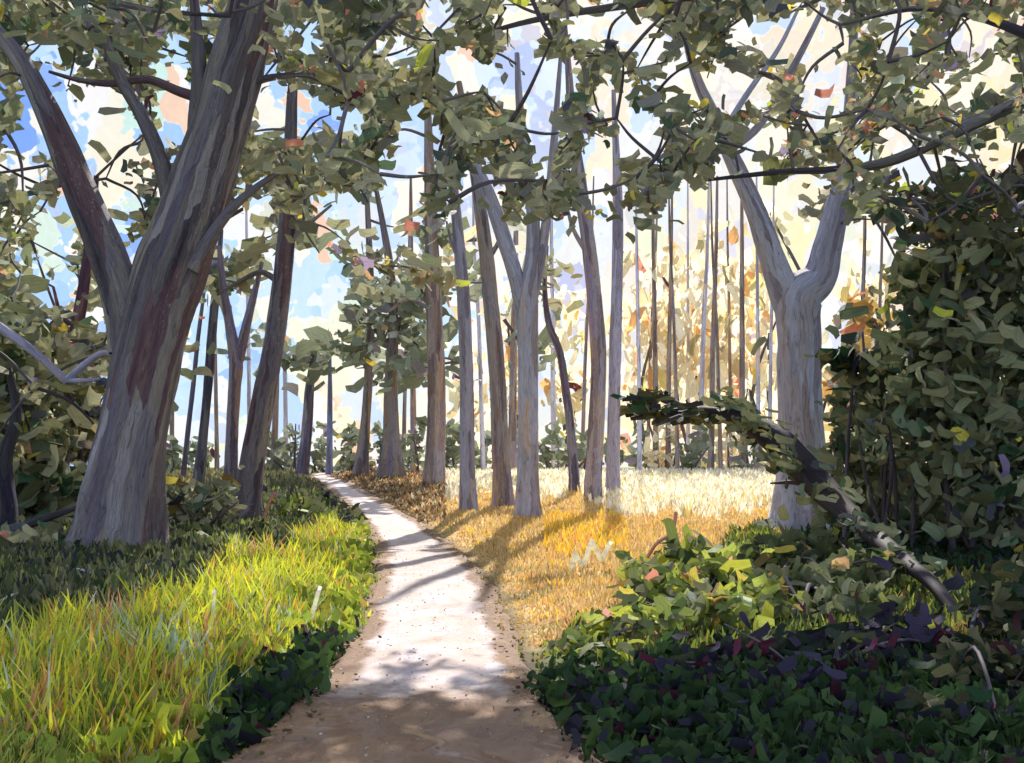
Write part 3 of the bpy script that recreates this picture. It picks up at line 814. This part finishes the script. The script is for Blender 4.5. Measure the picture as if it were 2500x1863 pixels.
for t in TREES:
    if not t['clumps']: continue
    tg_ = twig_net(t)
    if not t['clumps']: continue
    cl = np.array(t['clumps'])
    allp, alltint, allL = [], [], []
    for c in cl:
        Yc = c[1]
        u, v = proj(c); u, v = u[0], v[0]
        n = int(rng.integers(9, 22))
        rad = 52 / F * Yc * rng.uniform(.6, 1.25)
        p = c + rng.normal(size=(n, 3)) * np.array([1.0, .9, .62]) * rad
        uu2, vv2 = proj(p)
        p = p[~in_hole(uu2, vv2, 1.12) | (rng.uniform(size=n) < .05)]
        if len(p) == 0: continue
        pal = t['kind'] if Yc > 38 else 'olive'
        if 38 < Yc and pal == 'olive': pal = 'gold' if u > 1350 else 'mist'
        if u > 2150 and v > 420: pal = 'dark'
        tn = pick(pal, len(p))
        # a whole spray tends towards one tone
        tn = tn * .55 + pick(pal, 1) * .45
        acc = rng.uniform(size=len(p)) < (.07 if u < 1400 else (.10 if u < 1950 else .20))
        tn[acc] = pick('accent', int(acc.sum()))
        allp.append(p); alltint.append(tn); Ls = rng.uniform(20, 60, len(p)) * np.where(rng.uniform(size=len(p)) < .12, 1.5, 1.0); Ls[acc] *= .7; allL.append(Ls / F * Yc)
    if not allp: continue
    p = np.concatenate(allp); tn = np.concatenate(alltint); L = np.concatenate(allL)
    p[:, 2] = np.maximum(p[:, 2], ground(p[:, 0], p[:, 1]) + .2)
    dabs(t['geo'], p, L, L * rng.uniform(.3, .58, len(L)), tn, .55)
    t['geo'].build('crown', LEAF, t['root'])
    if tg_.n:
        o = tg_.build('twigs', TWIG, t['root']); o['kind'] = 'stuff'

# ------------------------------------------------------------------ bushes
def ground_pt(u, v, lift=.03):
    ys = np.linspace(4, 55, 2600); xs = (u - CX) / F * ys
    z = CAMZ - (v - HZ) / F * ys; gg = ground(xs, ys)
    i = int(np.argmax(gg >= z)); return np.array([xs[i], ys[i], gg[i] + lift])
def bush(name, label, cat, blobs, pal, Y, density=1.0, group=None, size=(26, 70), mat=None, stems=5, accent=.04, shape=(1, 1, 1), droop=0, accentpal='accent', auto=False, upright=0.0):
    """blobs: (u, v, ru, rv[, depth offset]) in photograph pixels at depth Y"""
    if auto:
        Ys = [ground_pt(b[0], b[1] + b[3] * .75)[1] for b in blobs]; Y = float(np.mean(Ys))
        blobs = [(*b[:4], yb - Y) for b, yb in zip(blobs, Ys)]
    u0 = np.mean([b[0] for b in blobs]); X0 = (u0 - CX) / F * Y
    gz0 = float(ground(X0, Y))
    root = thing(name, (X0, Y, gz0), label, cat, group)
    g = Geo(); gs = Geo()
    for b in blobs:
        y = Y + (b[4] if len(b) > 4 else 0)
        c = P(b[0], b[1], y); rx, rz = b[2] / F * y, b[3] / F * y; ry = (rx + rz) * .42
        c[2] = max(c[2], float(ground(c[0], c[1])) + .45 * rz)
        n = int(b[2] * b[3] / 95 * density)
        q = rng.normal(size=(n, 3)); q /= np.linalg.norm(q, axis=1)[:, None]; q *= np.where(rng.uniform(size=(n, 1)) < .28, np.abs(rng.normal(size=(n, 1))) * .55 + .55, rng.uniform(0, 1, (n, 1)) ** .42)
        lump = 1 + .22 * np.sin(q[:, :1] * 5 + b[0]) * np.cos(q[:, 2:] * 6 + b[1])
        p = c + q * lump * np.array([rx, ry, rz])
        gz_ = ground(p[:, 0], p[:, 1])
        p = p[p[:, 2] > gz_ + .03]
        L = rng.uniform(*size, len(p)) / F * y
        tn = pick(pal, len(p)); acc = rng.uniform(size=len(p)) < accent
        tn[acc] = pick(accentpal, int(acc.sum()))
        dabs(g, p, L, L * rng.uniform(.3, .55, len(L)), tn, .7, droop, np.array([0, 0, upright]) if upright else None)
        for k_ in range(stems):
            e = c + rng.normal(size=3) * np.array([rx, ry, rz]) * .45
            s0 = np.array([X0 + rng.normal() * rx * .3, Y + rng.normal() * .2, gz0 - .05])
            if k_ == 0: s0 = np.array([c[0], c[1], float(ground(c[0], c[1])) - .05])
            m_ = (s0 + e) / 2 + rng.normal(size=3) * .08 * np.linalg.norm(e - s0)
            r = .010 * Y / 8 + .006 * np.linalg.norm(e - s0)
            tube(gs, np.array([[*s0, r], [*m_, r * .8], [*e, r * .4]]), 6, 5, .05)
    g.build('foliage', mat or LEAF_THICK, root)
    if gs.n:
        o = gs.build('stems', TWIG, root); o['kind'] = 'stuff'
    return root

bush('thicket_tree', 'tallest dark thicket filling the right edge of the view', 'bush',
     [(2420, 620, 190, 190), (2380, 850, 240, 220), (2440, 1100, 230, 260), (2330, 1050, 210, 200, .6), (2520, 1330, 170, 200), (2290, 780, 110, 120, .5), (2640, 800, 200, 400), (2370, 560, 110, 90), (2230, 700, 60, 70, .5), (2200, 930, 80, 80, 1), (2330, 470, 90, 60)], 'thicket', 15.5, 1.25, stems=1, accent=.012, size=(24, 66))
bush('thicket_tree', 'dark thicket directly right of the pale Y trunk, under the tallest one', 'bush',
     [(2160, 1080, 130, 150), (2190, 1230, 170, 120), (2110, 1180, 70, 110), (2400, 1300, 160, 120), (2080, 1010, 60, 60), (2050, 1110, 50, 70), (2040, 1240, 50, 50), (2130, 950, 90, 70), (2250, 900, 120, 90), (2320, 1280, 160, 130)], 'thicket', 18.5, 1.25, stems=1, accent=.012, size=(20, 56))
bush('shrub', 'ochre sprays of leaves between the Y trunk and the dark thicket', 'shrub',
     [(2075, 1010, 60, 90), (2110, 780, 55, 60), (2160, 850, 60, 50), (2060, 930, 40, 60)], 'ochre', 27.0, .8, accent=.08, mat=LEAF)
bush('shrub', 'small orange and yellow bush lit up right of the Y tree foot', 'shrub',
     [(2080, 1255, 55, 40), (2125, 1265, 45, 28)], 'ochre', 19.5, 1.6, accent=.1, mat=LEAF, size=(18, 46))
# right foreground scrub
bush('shrub', 'yellow green leafy shrub at the edge of the tan meadow, brightest on the right', 'shrub',
     [(1680, 1375, 90, 65), (1760, 1400, 100, 70), (1640, 1450, 100, 65), (1840, 1465, 100, 60), (1740, 1500, 110, 60), (1560, 1400, 50, 50)], 'scrub', 12.6, 1.7, mat=LEAF, accent=.05, auto=True)
bush('shrub', 'olive shrub spreading before the foot of the pale Y tree', 'shrub',
     [(1900, 1360, 100, 50), (2010, 1350, 100, 55), (2110, 1400, 100, 60), (1960, 1430, 120, 50), (2080, 1480, 110, 50), (1930, 1500, 100, 40)], 'olivescrub', 14.0, 1.5, accent=.02, mat=LEAF, auto=True)
bush('shrub', 'low shrub with lime tips beside the lower right verge of the path', 'shrub',
     [(1500, 1530, 80, 50), (1410, 1580, 55, 40), (1590, 1540, 90, 55), (1480, 1610, 70, 40)], 'scrub', 9.4, 1.7, accent=.04, mat=LEAF, auto=True)
bush('shrub', 'small broad leaved plant between tan meadow and lime shrub', 'shrub',
     [(1590, 1450, 60, 55), (1560, 1500, 60, 40)], 'olivescrub', 10, 1.6, accent=.02, mat=LEAF, auto=True, size=(34, 90))
bush('shrub', 'shrub sprawling low in the right foreground, its shade painted in dark purple', 'shrub',
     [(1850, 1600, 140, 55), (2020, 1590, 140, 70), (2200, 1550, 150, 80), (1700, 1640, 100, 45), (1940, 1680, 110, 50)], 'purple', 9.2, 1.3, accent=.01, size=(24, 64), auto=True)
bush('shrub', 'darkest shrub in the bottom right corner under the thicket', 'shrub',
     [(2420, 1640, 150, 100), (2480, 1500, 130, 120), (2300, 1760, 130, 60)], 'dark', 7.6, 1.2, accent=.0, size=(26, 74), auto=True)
# left undergrowth
bush('thicket_tree', 'dark tall undergrowth at the left edge beyond the bank', 'bush',
     [(20, 950, 110, 170), (60, 1150, 130, 170), (-80, 1250, 160, 200), (120, 1290, 110, 110), (-60, 800, 100, 140)], 'thicket', 18.5, 1.0, accent=.02, size=(34, 90))
bush('shrub', 'olive bush behind the huge left tree, reaching to its lowest fork', 'bush',
     [(170, 880, 90, 90), (230, 1010, 90, 110), (150, 1060, 110, 120), (90, 820, 70, 90)], 'olive', 21.0, .9, accent=.06)
bush('shrub', 'low green bush between the huge left tree and the leaning slim trunk', 'shrub',
     [(450, 1215, 90, 55), (530, 1230, 70, 60), (400, 1270, 70, 60)], 'olive', 20.0, 1.1, accent=.03, size=(20, 55))
bush('shrub', 'dim shrub at the foot of the huge left tree on its left', 'shrub',
     [(90, 1400, 130, 50), (230, 1420, 90, 35)], 'thicket', 14.5, 1.0, accent=.01)
bush('shrub', 'leafy clump right of the foot of the dark leaning trunk', 'shrub',
     [(700, 1230, 70, 40), (760, 1240, 50, 30)], 'scrub', 24.0, 1.0, accent=.04, size=(16, 40))
# hedge of far bushes on the crest
hb = [(395, 1120), (470, 1125), (640, 1120), (700, 1105), (770, 1110), (840, 1100), (915, 1105), (1000, 1100), (1070, 1110), (1110, 1090), (1180, 1110), (1250, 1120), (1340, 1100), (1400, 1110), (1480, 1115),
      (1550, 1110), (1620, 1105), (1690, 1115), (1760, 1110), (1830, 1120), (1890, 1115)]
def side_of(u):
    return 'left of the path' if u < 800 else ('behind the bend trunks' if u < 1450 else 'at the back of the golden glade')
for i, (u, v) in enumerate(hb):
    side = side_of(u); mates = [a for a, _ in hb if side_of(a) == side]
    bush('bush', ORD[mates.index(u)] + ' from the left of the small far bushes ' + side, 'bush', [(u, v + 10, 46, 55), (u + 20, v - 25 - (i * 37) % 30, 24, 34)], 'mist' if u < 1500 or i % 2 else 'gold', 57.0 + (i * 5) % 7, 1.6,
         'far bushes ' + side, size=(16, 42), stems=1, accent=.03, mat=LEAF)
# far golden foliage trees beyond the glade
GL = ['tall golden tree nearest the bend group, above the glade', 'tall golden tree in the middle of the glade', 'tall golden tree just left of the pale Y trunk', 'low golden tree on the left of the glade', 'low golden tree on the right of the glade, under the tall ones',
      'upper golden tree right of the pale Y trunk', 'lower golden tree right of the pale Y trunk', 'golden tree seen through the fork of the pale Y trunk',
      'golden tree behind the crooked dark stem of the bend group', 'golden tree behind the forked trunk of the bend group', 'golden tree behind the leftmost slim trunk of the bend group']
for i, (u, v, ru, rv) in enumerate([(1590, 780, 110, 230), (1700, 760, 110, 250), (1810, 790, 100, 240), (1620, 990, 120, 110), (1790, 1000, 110, 110), (2120, 700, 70, 110), (2120, 930, 60, 110), (1880, 560, 60, 70), (1385, 870, 70, 190), (1240, 900, 60, 180), (1130, 940, 50, 150)]):
    bush('golden_tree', GL[i], 'tree',
         [(u, v, ru, rv), (u + 20, v + 120, ru * .7, rv * .5)], 'gold', 66 + i * 3, .62, 'golden trees behind the bend group' if u < 1500 else 'golden trees left of the Y trunk' if u < 2000 else 'golden trees right of the Y trunk', size=(18, 60), stems=1, accent=.012, mat=LEAF_GOLD, upright=2.2)

# ------------------------------------------------------------------ bent dark trunk with leafy tip in front of the Y tree
yy_ = [9.4, 10.6, 12.0, 13.6, 14.6, 15.4, 16.0, 16.6, 17.2, 17.6]
uv_ = [(2375, 1540, 30), (2290, 1440, 34), (2200, 1365, 40), (2110, 1290, 46), (2030, 1215, 62), (1960, 1140, 76), (1890, 1070, 70), (1800, 1022, 44), (1680, 1005, 26), (1540, 1022, 10)]
rows = np.array([[*P(u, v, y), w / 2 / F * y] for (u, v, w), y in zip(uv_, yy_)])
rows[0][2] = float(ground(rows[0][0], rows[0][1])) - .15
fb = thing('fallen_tree', (rows[0][0], rows[0][1], rows[0][2] + .15), 'dark bowed trunk arching down across the pale Y tree into the right thicket', 'fallen tree')
g = Geo(); q = tube(g, rows, 12, 6, .07, (.28, .24, .28)); g.build('trunk', TWIG, fb)
for (a, b_) in (((1800, 1022), (1740, 960)), ((1850, 1045), (1830, 950)), ((1680, 1005), (1600, 965)), ((1720, 1008), (1600, 1040)), ((2000, 1190), (1880, 1180))):
    gt = Geo(); tube(gt, np.array([[*P(*a, 17), .06], [*((P(*a, 17) + P(*b_, 17)) / 2 + np.array([0, 0, .05])), .045], [*P(*b_, 17), .015]]), 6, 5); gt.build('branch', BARK_DARK, fb)
gl = Geo()
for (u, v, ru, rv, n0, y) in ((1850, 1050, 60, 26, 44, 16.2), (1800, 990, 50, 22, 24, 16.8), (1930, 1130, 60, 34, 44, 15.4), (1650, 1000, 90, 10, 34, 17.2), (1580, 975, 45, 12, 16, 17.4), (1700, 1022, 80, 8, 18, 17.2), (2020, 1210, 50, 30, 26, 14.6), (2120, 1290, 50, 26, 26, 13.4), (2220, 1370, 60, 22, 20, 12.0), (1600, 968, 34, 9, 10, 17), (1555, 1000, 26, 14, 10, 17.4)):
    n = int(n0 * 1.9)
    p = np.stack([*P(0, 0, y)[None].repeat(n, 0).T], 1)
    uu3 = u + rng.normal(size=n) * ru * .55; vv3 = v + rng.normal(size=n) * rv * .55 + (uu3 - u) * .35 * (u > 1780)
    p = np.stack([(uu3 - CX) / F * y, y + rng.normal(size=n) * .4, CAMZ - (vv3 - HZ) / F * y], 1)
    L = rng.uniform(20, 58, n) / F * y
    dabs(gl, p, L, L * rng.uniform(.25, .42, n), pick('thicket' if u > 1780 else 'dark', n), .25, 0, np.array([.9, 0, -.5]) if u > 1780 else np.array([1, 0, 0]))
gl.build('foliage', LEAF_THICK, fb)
# leafy bough pushing left in front of the Y trunk
bush('shrub', 'dark pointed spray of leaves reaching left past the middle of the Y trunk', 'shrub', [(2060, 880, 70, 26), (2150, 930, 80, 40), (2240, 950, 70, 60)], 'dark', 16.5, 1.3, stems=2, accent=0, size=(40, 90))

# pale crooked dead boughs over the left thicket
def bare(name, label, cat, rows, mat, tint, Y):
    r = px_tube(rows, Y)
    root = bpy.data.objects.new  # noqa
    g = Geo(); tube(g, r, 8, 6, .06, tint)
    o = g.build(name, mat); tag(o, label, cat)
    return o
t1 = thing('dead_branch', P(-40, 790, 15.5), 'pale lavender dead bough sagging in a V over the left thicket', 'branch')
for rr in ([(-60, 760, 26), (30, 820, 24), (90, 865, 22), (150, 920, 20), (165, 935, 16)], [(158, 930, 16), (200, 895, 18), (250, 862, 16), (292, 872, 9)], [(160, 928, 14), (200, 930, 12), (245, 925, 6)]):
    g = Geo(); tube(g, px_tube(rr, 15.5), 8, 6, .06, (1.15, 1.05, 1.2)); g.build('branch', BARK_GREY, t1)
tr_ = px_tube([(5, 1400, 60), (20, 1250, 44), (10, 1130, 36), (40, 1010, 26), (20, 900, 16)], 16)
tr_[0][2] = float(ground(tr_[0][0], tr_[0][1])) - .1
t2 = thing('tree', (tr_[0][0], tr_[0][1], tr_[0][2] + .1), 'near black crooked stem at the left edge in the thicket', 'tree')
g = Geo(); tube(g, tr_, 10, 6, .07, (.4, .4, .5), .2); g.build('trunk', BARK_DARK, t2)
g = Geo(); tube(g, px_tube([(40, 1290, 26), (110, 1265, 20), (190, 1240, 8)], 16), 8, 6, .06, (.4, .4, .5)); g.build('limb', BARK_DARK, t2)

# fallen twigs
def twig(label, pts, w, tint, lift=.12, mat=BARK_GREY):
    g = Geo(); rows = []
    for i, (u, v) in enumerate(pts):
        p = ground_pt(u, v, lift * (1 + .6 * math.sin(i * 2.1)))
        rows.append([*p, w * (1 - .5 * i / len(pts))])
    tube(g, np.array(rows), 6, 5, .1, tint)
    tag(g.build('fallen_twig', mat), label, 'twig')
twig('pale forked twig lying in dark grass below the huge left tree', [(160, 1415), (210, 1435), (260, 1432), (300, 1470), (355, 1478)], .018, (1.4, 1.4, 1.5))
twig('short pale twig just above the forked one on the dark grass', [(268, 1420), (300, 1405), (330, 1385)], .015, (1.3, 1.3, 1.4))
twig('long arched pale twig at the left edge of the dark grass', [(-20, 1515), (40, 1500), (90, 1470), (140, 1470), (175, 1500)], .018, (1.3, 1.3, 1.4))

# white zigzag stalk in the tan meadow
def zig(label, pts, Y, w, tint, name='bent_stalk'):
    rows = np.array([[*P(u, v, Y), w] for u, v in pts])
    dense = []
    for a, b_ in zip(rows[:-1], rows[1:]):
        for s_ in (0, .35, .7): dense.append(a * (1 - s_) + b_ * s_)
    dense.append(rows[-1])
    dense = np.array(dense); 
    g0 = float(ground(dense[0][0], dense[0][1]))
    foot = dense[0].copy(); foot[2] = g0 - .02
    if dense[0][2] > g0: dense = np.vstack([foot, dense])
    g = Geo(); tube(g, dense, 6, 2, .12, (.9, .9, .88))
    tag(g.build(name, PALE), label, 'dry stalk')
PALE = leaf_mat('bleached_stalk', .45, .1)
CORAL = bark_mat('coral_stem', [(0, (.70, .28, .20)), (.5, (.66, .33, .22)), (.8, (.72, .24, .2))], .3)
zig('white zigzag dry stalk standing in the tan meadow', [(1380, 1418), (1392, 1405), (1404, 1352), (1424, 1385), (1445, 1320), (1468, 1368), (1492, 1322)], 14.0, .036, (1, 1, 1))
zig('white crooked stalk in the sunny left grass nearest the path', [(752, 1545), (762, 1500), (776, 1450), (782, 1432)], 9.6, .022, (.9, 1, 1))
zig('white bent stalk in the sunny grass left of centre', [(395, 1640), (400, 1590), (418, 1590), (470, 1582), (512, 1575), (518, 1520), (524, 1440)], 8.2, .016, (.9, 1, .95))
zig('white zigzag stalk low in the left corner grass', [(230, 1668), (246, 1630), (250, 1610), (268, 1650), (282, 1622), (300, 1655)], 7.6, .020, (.9, 1, 1))
for lab, pts, Y, w in (('coral red bramble stem climbing between tan meadow and yellow shrub', [(1500, 1480), (1550, 1440), (1560, 1400), (1600, 1330), (1640, 1300), (1650, 1250)], 13.0, .022),
                       ('coral red stem rising in shade grass by the leaning slim trunk', [(635, 1300), (652, 1240), (670, 1200)], 20.0, .03)):
    rows = np.array([[*P(u, v, Y), w] for u, v in pts]); rows[0][2] = min(rows[0][2], float(ground(rows[0][0], Y)))
    g = Geo(); tube(g, rows, 6, 5, .1); tag(g.build('bramble_stem', CORAL), lab, 'bramble')

# ------------------------------------------------------------------ grass
def blades(name, label, n, sampler, pals, hgt, wid, mat=GRASS, lean=.25, tall=None):
    x, y = sampler(n)
    l, r = path_lr(y)
    off = np.maximum(l - x, x - r)
    n = len(x)
    h = rng.uniform(hgt[0], hgt[1], n) * (.30 + .70 * sm(off / .9))
    z = ground(x, y) - .02
    th = rng.uniform(0, np.pi, n)
    wd = rng.uniform(wid[0], wid[1], n) * (1 + y / 22)
    ln = rng.normal(size=(n, 2)) * lean * h[:, None]
    a = np.stack([np.cos(th), np.sin(th) * .5], 1)
    tn = np.zeros((n, 3)); ch = rng.choice(len(pals), n, p=np.array([q[1] for q in pals]) / sum(q[1] for q in pals))
    patch = .5 + .5 * np.sin(x * 2.1 + 2 * np.sin(y * .9)) * np.cos(y * 1.3 + x)
    ch2 = (patch * len(pals)).astype(int).clip(0, len(pals) - 1)
    ch = np.where(rng.uniform(size=n) < .25, ch2, ch)
    tn = np.array([q[0] for q in pals])[ch] * rng.uniform(.75, 1.25, (n, 1))
    V = np.zeros((n, 3, 2, 3), np.float32)
    for i, (t_, w_) in enumerate(((0, .9), (.55, 1.0), (1.0, .25))):
        for j, s_ in enumerate((-.5, .5)):
            V[:, i, j, 0] = x + ln[:, 0] * t_ ** 1.7 + a[:, 0] * wd * w_ * s_
            V[:, i, j, 1] = y + ln[:, 1] * t_ ** 1.7 + a[:, 1] * wd * w_ * s_
            V[:, i, j, 2] = z + h * t_
    f = np.array([[0, 1, 3, 2], [2, 3, 5, 4]])[None] + np.arange(n)[:, None, None] * 6
    uv = np.stack(np.meshgrid(np.linspace(0, 1, 3), [0, 1], indexing='ij'), -1)[None] + rng.uniform(0, 30, (n, 1, 1, 2))
    g = Geo(); g.add(V.reshape(-1, 3), f.reshape(-1, 4), uv.reshape(-1, 2), np.repeat(tn, 6, 0))
    tag(g.build(name, mat), label, 'grass', kind='stuff')

def sampler(zs, ylo, yhi, ulo=-150, uhi=2650, bias=1.0):
    def f(n):
        m = n * 6
        t_ = rng.uniform(size=m)
        y = (ylo ** (1 - bias * .5) + t_ * (yhi ** (1 - bias * .5) - ylo ** (1 - bias * .5))) ** (1 / (1 - bias * .5))
        u = rng.uniform(ulo, uhi, m); x = (u - CX) / F * y
        l, r = path_lr(y)
        j = rng.uniform(-.04, .10, len(y)) + .05 * np.sin(y * 2.7 + 2 * np.sin(y))
        ok = ((x < l + j) | (x > r - j)) & np.isin(zone(x, y), zs)
        ok &= rng.uniform(size=m) < .35 + .65 * (.5 + .5 * np.sin(x * 3.1 + 1.5 * np.sin(y * 2.3)) * np.cos(y * 2.7 - x))
        return x[ok][:n], y[ok][:n]
    return f

blades('grass', 'left bank grass, its full sun painted in as bright yellow green', 42000, sampler([1], 4.2, 40, -150, 1000),
       [((.38, .48, .10), 6), ((.50, .56, .15), 5), ((.62, .62, .06), 1.3), ((.22, .30, .06), 2.4), ((.42, .37, .14), 1), ((.08, .12, .03), .6), ((.62, .36, .10), .25), ((.24, .34, .44), .3)], (.08, .25), (.008, .022))
blades('grass', 'tall yellow grass heads streaking up through the left bank', 3800, sampler([1], 5, 24, -100, 900),
       [((.80, .80, .06), 6), ((.62, .66, .10), 3), ((.80, .42, .10), .4), ((.72, .35, .22), .4), ((.55, .68, .62), .5)], (.22, .42), (.008, .022), lean=.3)
blades('grass', 'woodland grass under the left trees, shade painted in as dim green', 22000, sampler([2], 8, 56, -150, 1000),
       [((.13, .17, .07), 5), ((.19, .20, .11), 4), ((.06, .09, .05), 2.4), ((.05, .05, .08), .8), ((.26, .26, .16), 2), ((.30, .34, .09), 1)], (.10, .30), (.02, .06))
blades('dry_grass', 'tan and gold dry meadow grass between the path and the Y tree', 30000, sampler([3], 9, 44, 1000, 2300),
       [((.66, .49, .25), 5), ((.72, .57, .34), 3), ((.56, .36, .15), 2.4), ((.88, .62, .10), .7), ((.74, .42, .26), .5), ((.38, .36, .16), .4)], (.05, .17), (.009, .022))
blades('dry_grass', 'bleached cream grass tops glowing along the far edge of the meadow', 16000, sampler([4], 26, 60, 1000, 2300),
       [((.90, .86, .80), 8), ((.84, .74, .56), 2.0), ((.70, .68, .62), 2), ((.55, .50, .30), 1), ((.7, .55, .2), .6)], (.15, .42), (.02, .05))
blades('grass', 'grass of the right foreground and path edges, shade painted in as very dark green', 15000, sampler([5], 4.2, 30, 300, 2700),
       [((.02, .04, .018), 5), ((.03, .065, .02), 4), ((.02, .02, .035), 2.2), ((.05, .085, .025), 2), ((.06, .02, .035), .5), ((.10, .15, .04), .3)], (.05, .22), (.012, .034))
blades('grass', 'olive and lime grass among the right hand shrubs', 8000, sampler([6], 6, 26, 1200, 2600),
       [((.11, .14, .05), 4), ((.24, .30, .06), 3), ((.05, .08, .03), 3), ((.40, .42, .08), 1.2), ((.38, .24, .10), .6)], (.06, .20), (.014, .036))
blades('leaf_litter_grass', 'brown dry grass beside the far bend of the path', 6000, sampler([8], 20, 60, 700, 1300),
       [((.30, .20, .11), 5), ((.45, .32, .17), 3), ((.14, .08, .06), 3), ((.62, .34, .18), .7), ((.7, .62, .45), .9)], (.08, .26), (.02, .05))
blades('grass', 'thin olive grass on the far crest behind the trunks', 9000, sampler([7], 40, 66, -150, 1300),
       [((.16, .17, .10), 5), ((.24, .22, .12), 3), ((.09, .10, .06), 2), ((.5, .3, .15), .4)], (.12, .4), (.02, .05))
blades('dry_grass', 'patch of orange and yellow grass glowing in the meadow below the brownish trunk', 900, sampler([3], 16, 27, 1330, 1530),
       [((.88, .56, .06), 4), ((.86, .66, .10), 3), ((.78, .36, .20), 1.4)], (.10, .30), (.012, .03))
# broad strokes of turf lying low in the grass
def turf(name, label, n, smp, pal_cols, size, seed=0):
    x, y = smp(n); n = len(x)
    p = np.stack([x, y, ground(x, y) + rng.uniform(.02, .16, n)], 1)
    L = rng.uniform(size[0], size[1], n) * (1 + y / 25)
    cs, ws = zip(*pal_cols); tn = np.array(cs)[rng.choice(len(cs), n, p=np.array(ws) / sum(ws))] * rng.uniform(.8, 1.2, (n, 1))
    g = Geo(); dabs(g, p, L, L * rng.uniform(.3, .6, n), tn, .9, 0, np.array([0, 0, .7]))
    tag(g.build(name, GRASS), label, 'grass', kind='stuff')
turf('ground_leaves', 'broad lime leaves low in the sunny left bank', 1500, sampler([1], 4.4, 26, -150, 900), [((.32, .42, .06), 4), ((.45, .5, .07), 3), ((.22, .28, .05), 2), ((.42, .32, .10), .6)], (.06, .16))
turf('ground_leaves', 'broad leaves low on the right verge, shade painted in as dark green', 6500, sampler([5], 4.4, 20, 300, 2650), [((.03, .065, .027), 5), ((.055, .105, .035), 4), ((.03, .03, .055), 2), ((.06, .018, .035), .5)], (.05, .15))
turf('ground_leaves', 'broad olive leaves low under the left trees', 1700, sampler([2], 9, 34, -150, 950), [((.09, .10, .05), 4), ((.15, .15, .09), 2.4), ((.04, .06, .03), 3), ((.035, .03, .055), 1.2)], (.10, .24))

def litter(name, label, cat, n, cols, size, spread, ylo, yhi):
    y = ylo + (yhi - ylo) * rng.uniform(size=n) ** 1.5; l, r = path_lr(y)
    side = rng.uniform(size=n) < .5
    e = np.abs(rng.normal(size=n)) * spread
    x = np.where(side, l + e, r - e); ok_ = (x > l) & (x < r); x, y = x[ok_], y[ok_]; n = len(x)
    z = rise(y) + .035
    p = np.stack([x, y, z], 1); L = rng.uniform(*size, n)
    cs, ws = zip(*cols); tn = np.array(cs)[rng.choice(len(cs), n, p=np.array(ws) / sum(ws))] * rng.uniform(.8, 1.2, (n, 1))
    g = Geo(); dabs(g, p, L, L * rng.uniform(.4, .8, n), tn, .12); tag(g.build(name, LEAF_THICK), label, cat, kind='stuff')
litter('leaf_litter', 'small brown and tan fallen leaves gathered along both edges of the path', 'fallen leaves', 600,
       [((.30, .18, .09), 4), ((.42, .30, .16), 3), ((.16, .09, .06), 3), ((.55, .42, .24), 1.5), ((.2, .24, .08), 1)], (.015, .045), .16, 4.3, 32)
litter('gravel', 'loose grit and pebbles on the pale sandy path', 'gravel', 900,
       [((.42, .38, .35), 4), ((.34, .28, .24), 2), ((.62, .58, .55), 3)], (.008, .024), .7, 4.3, 20)
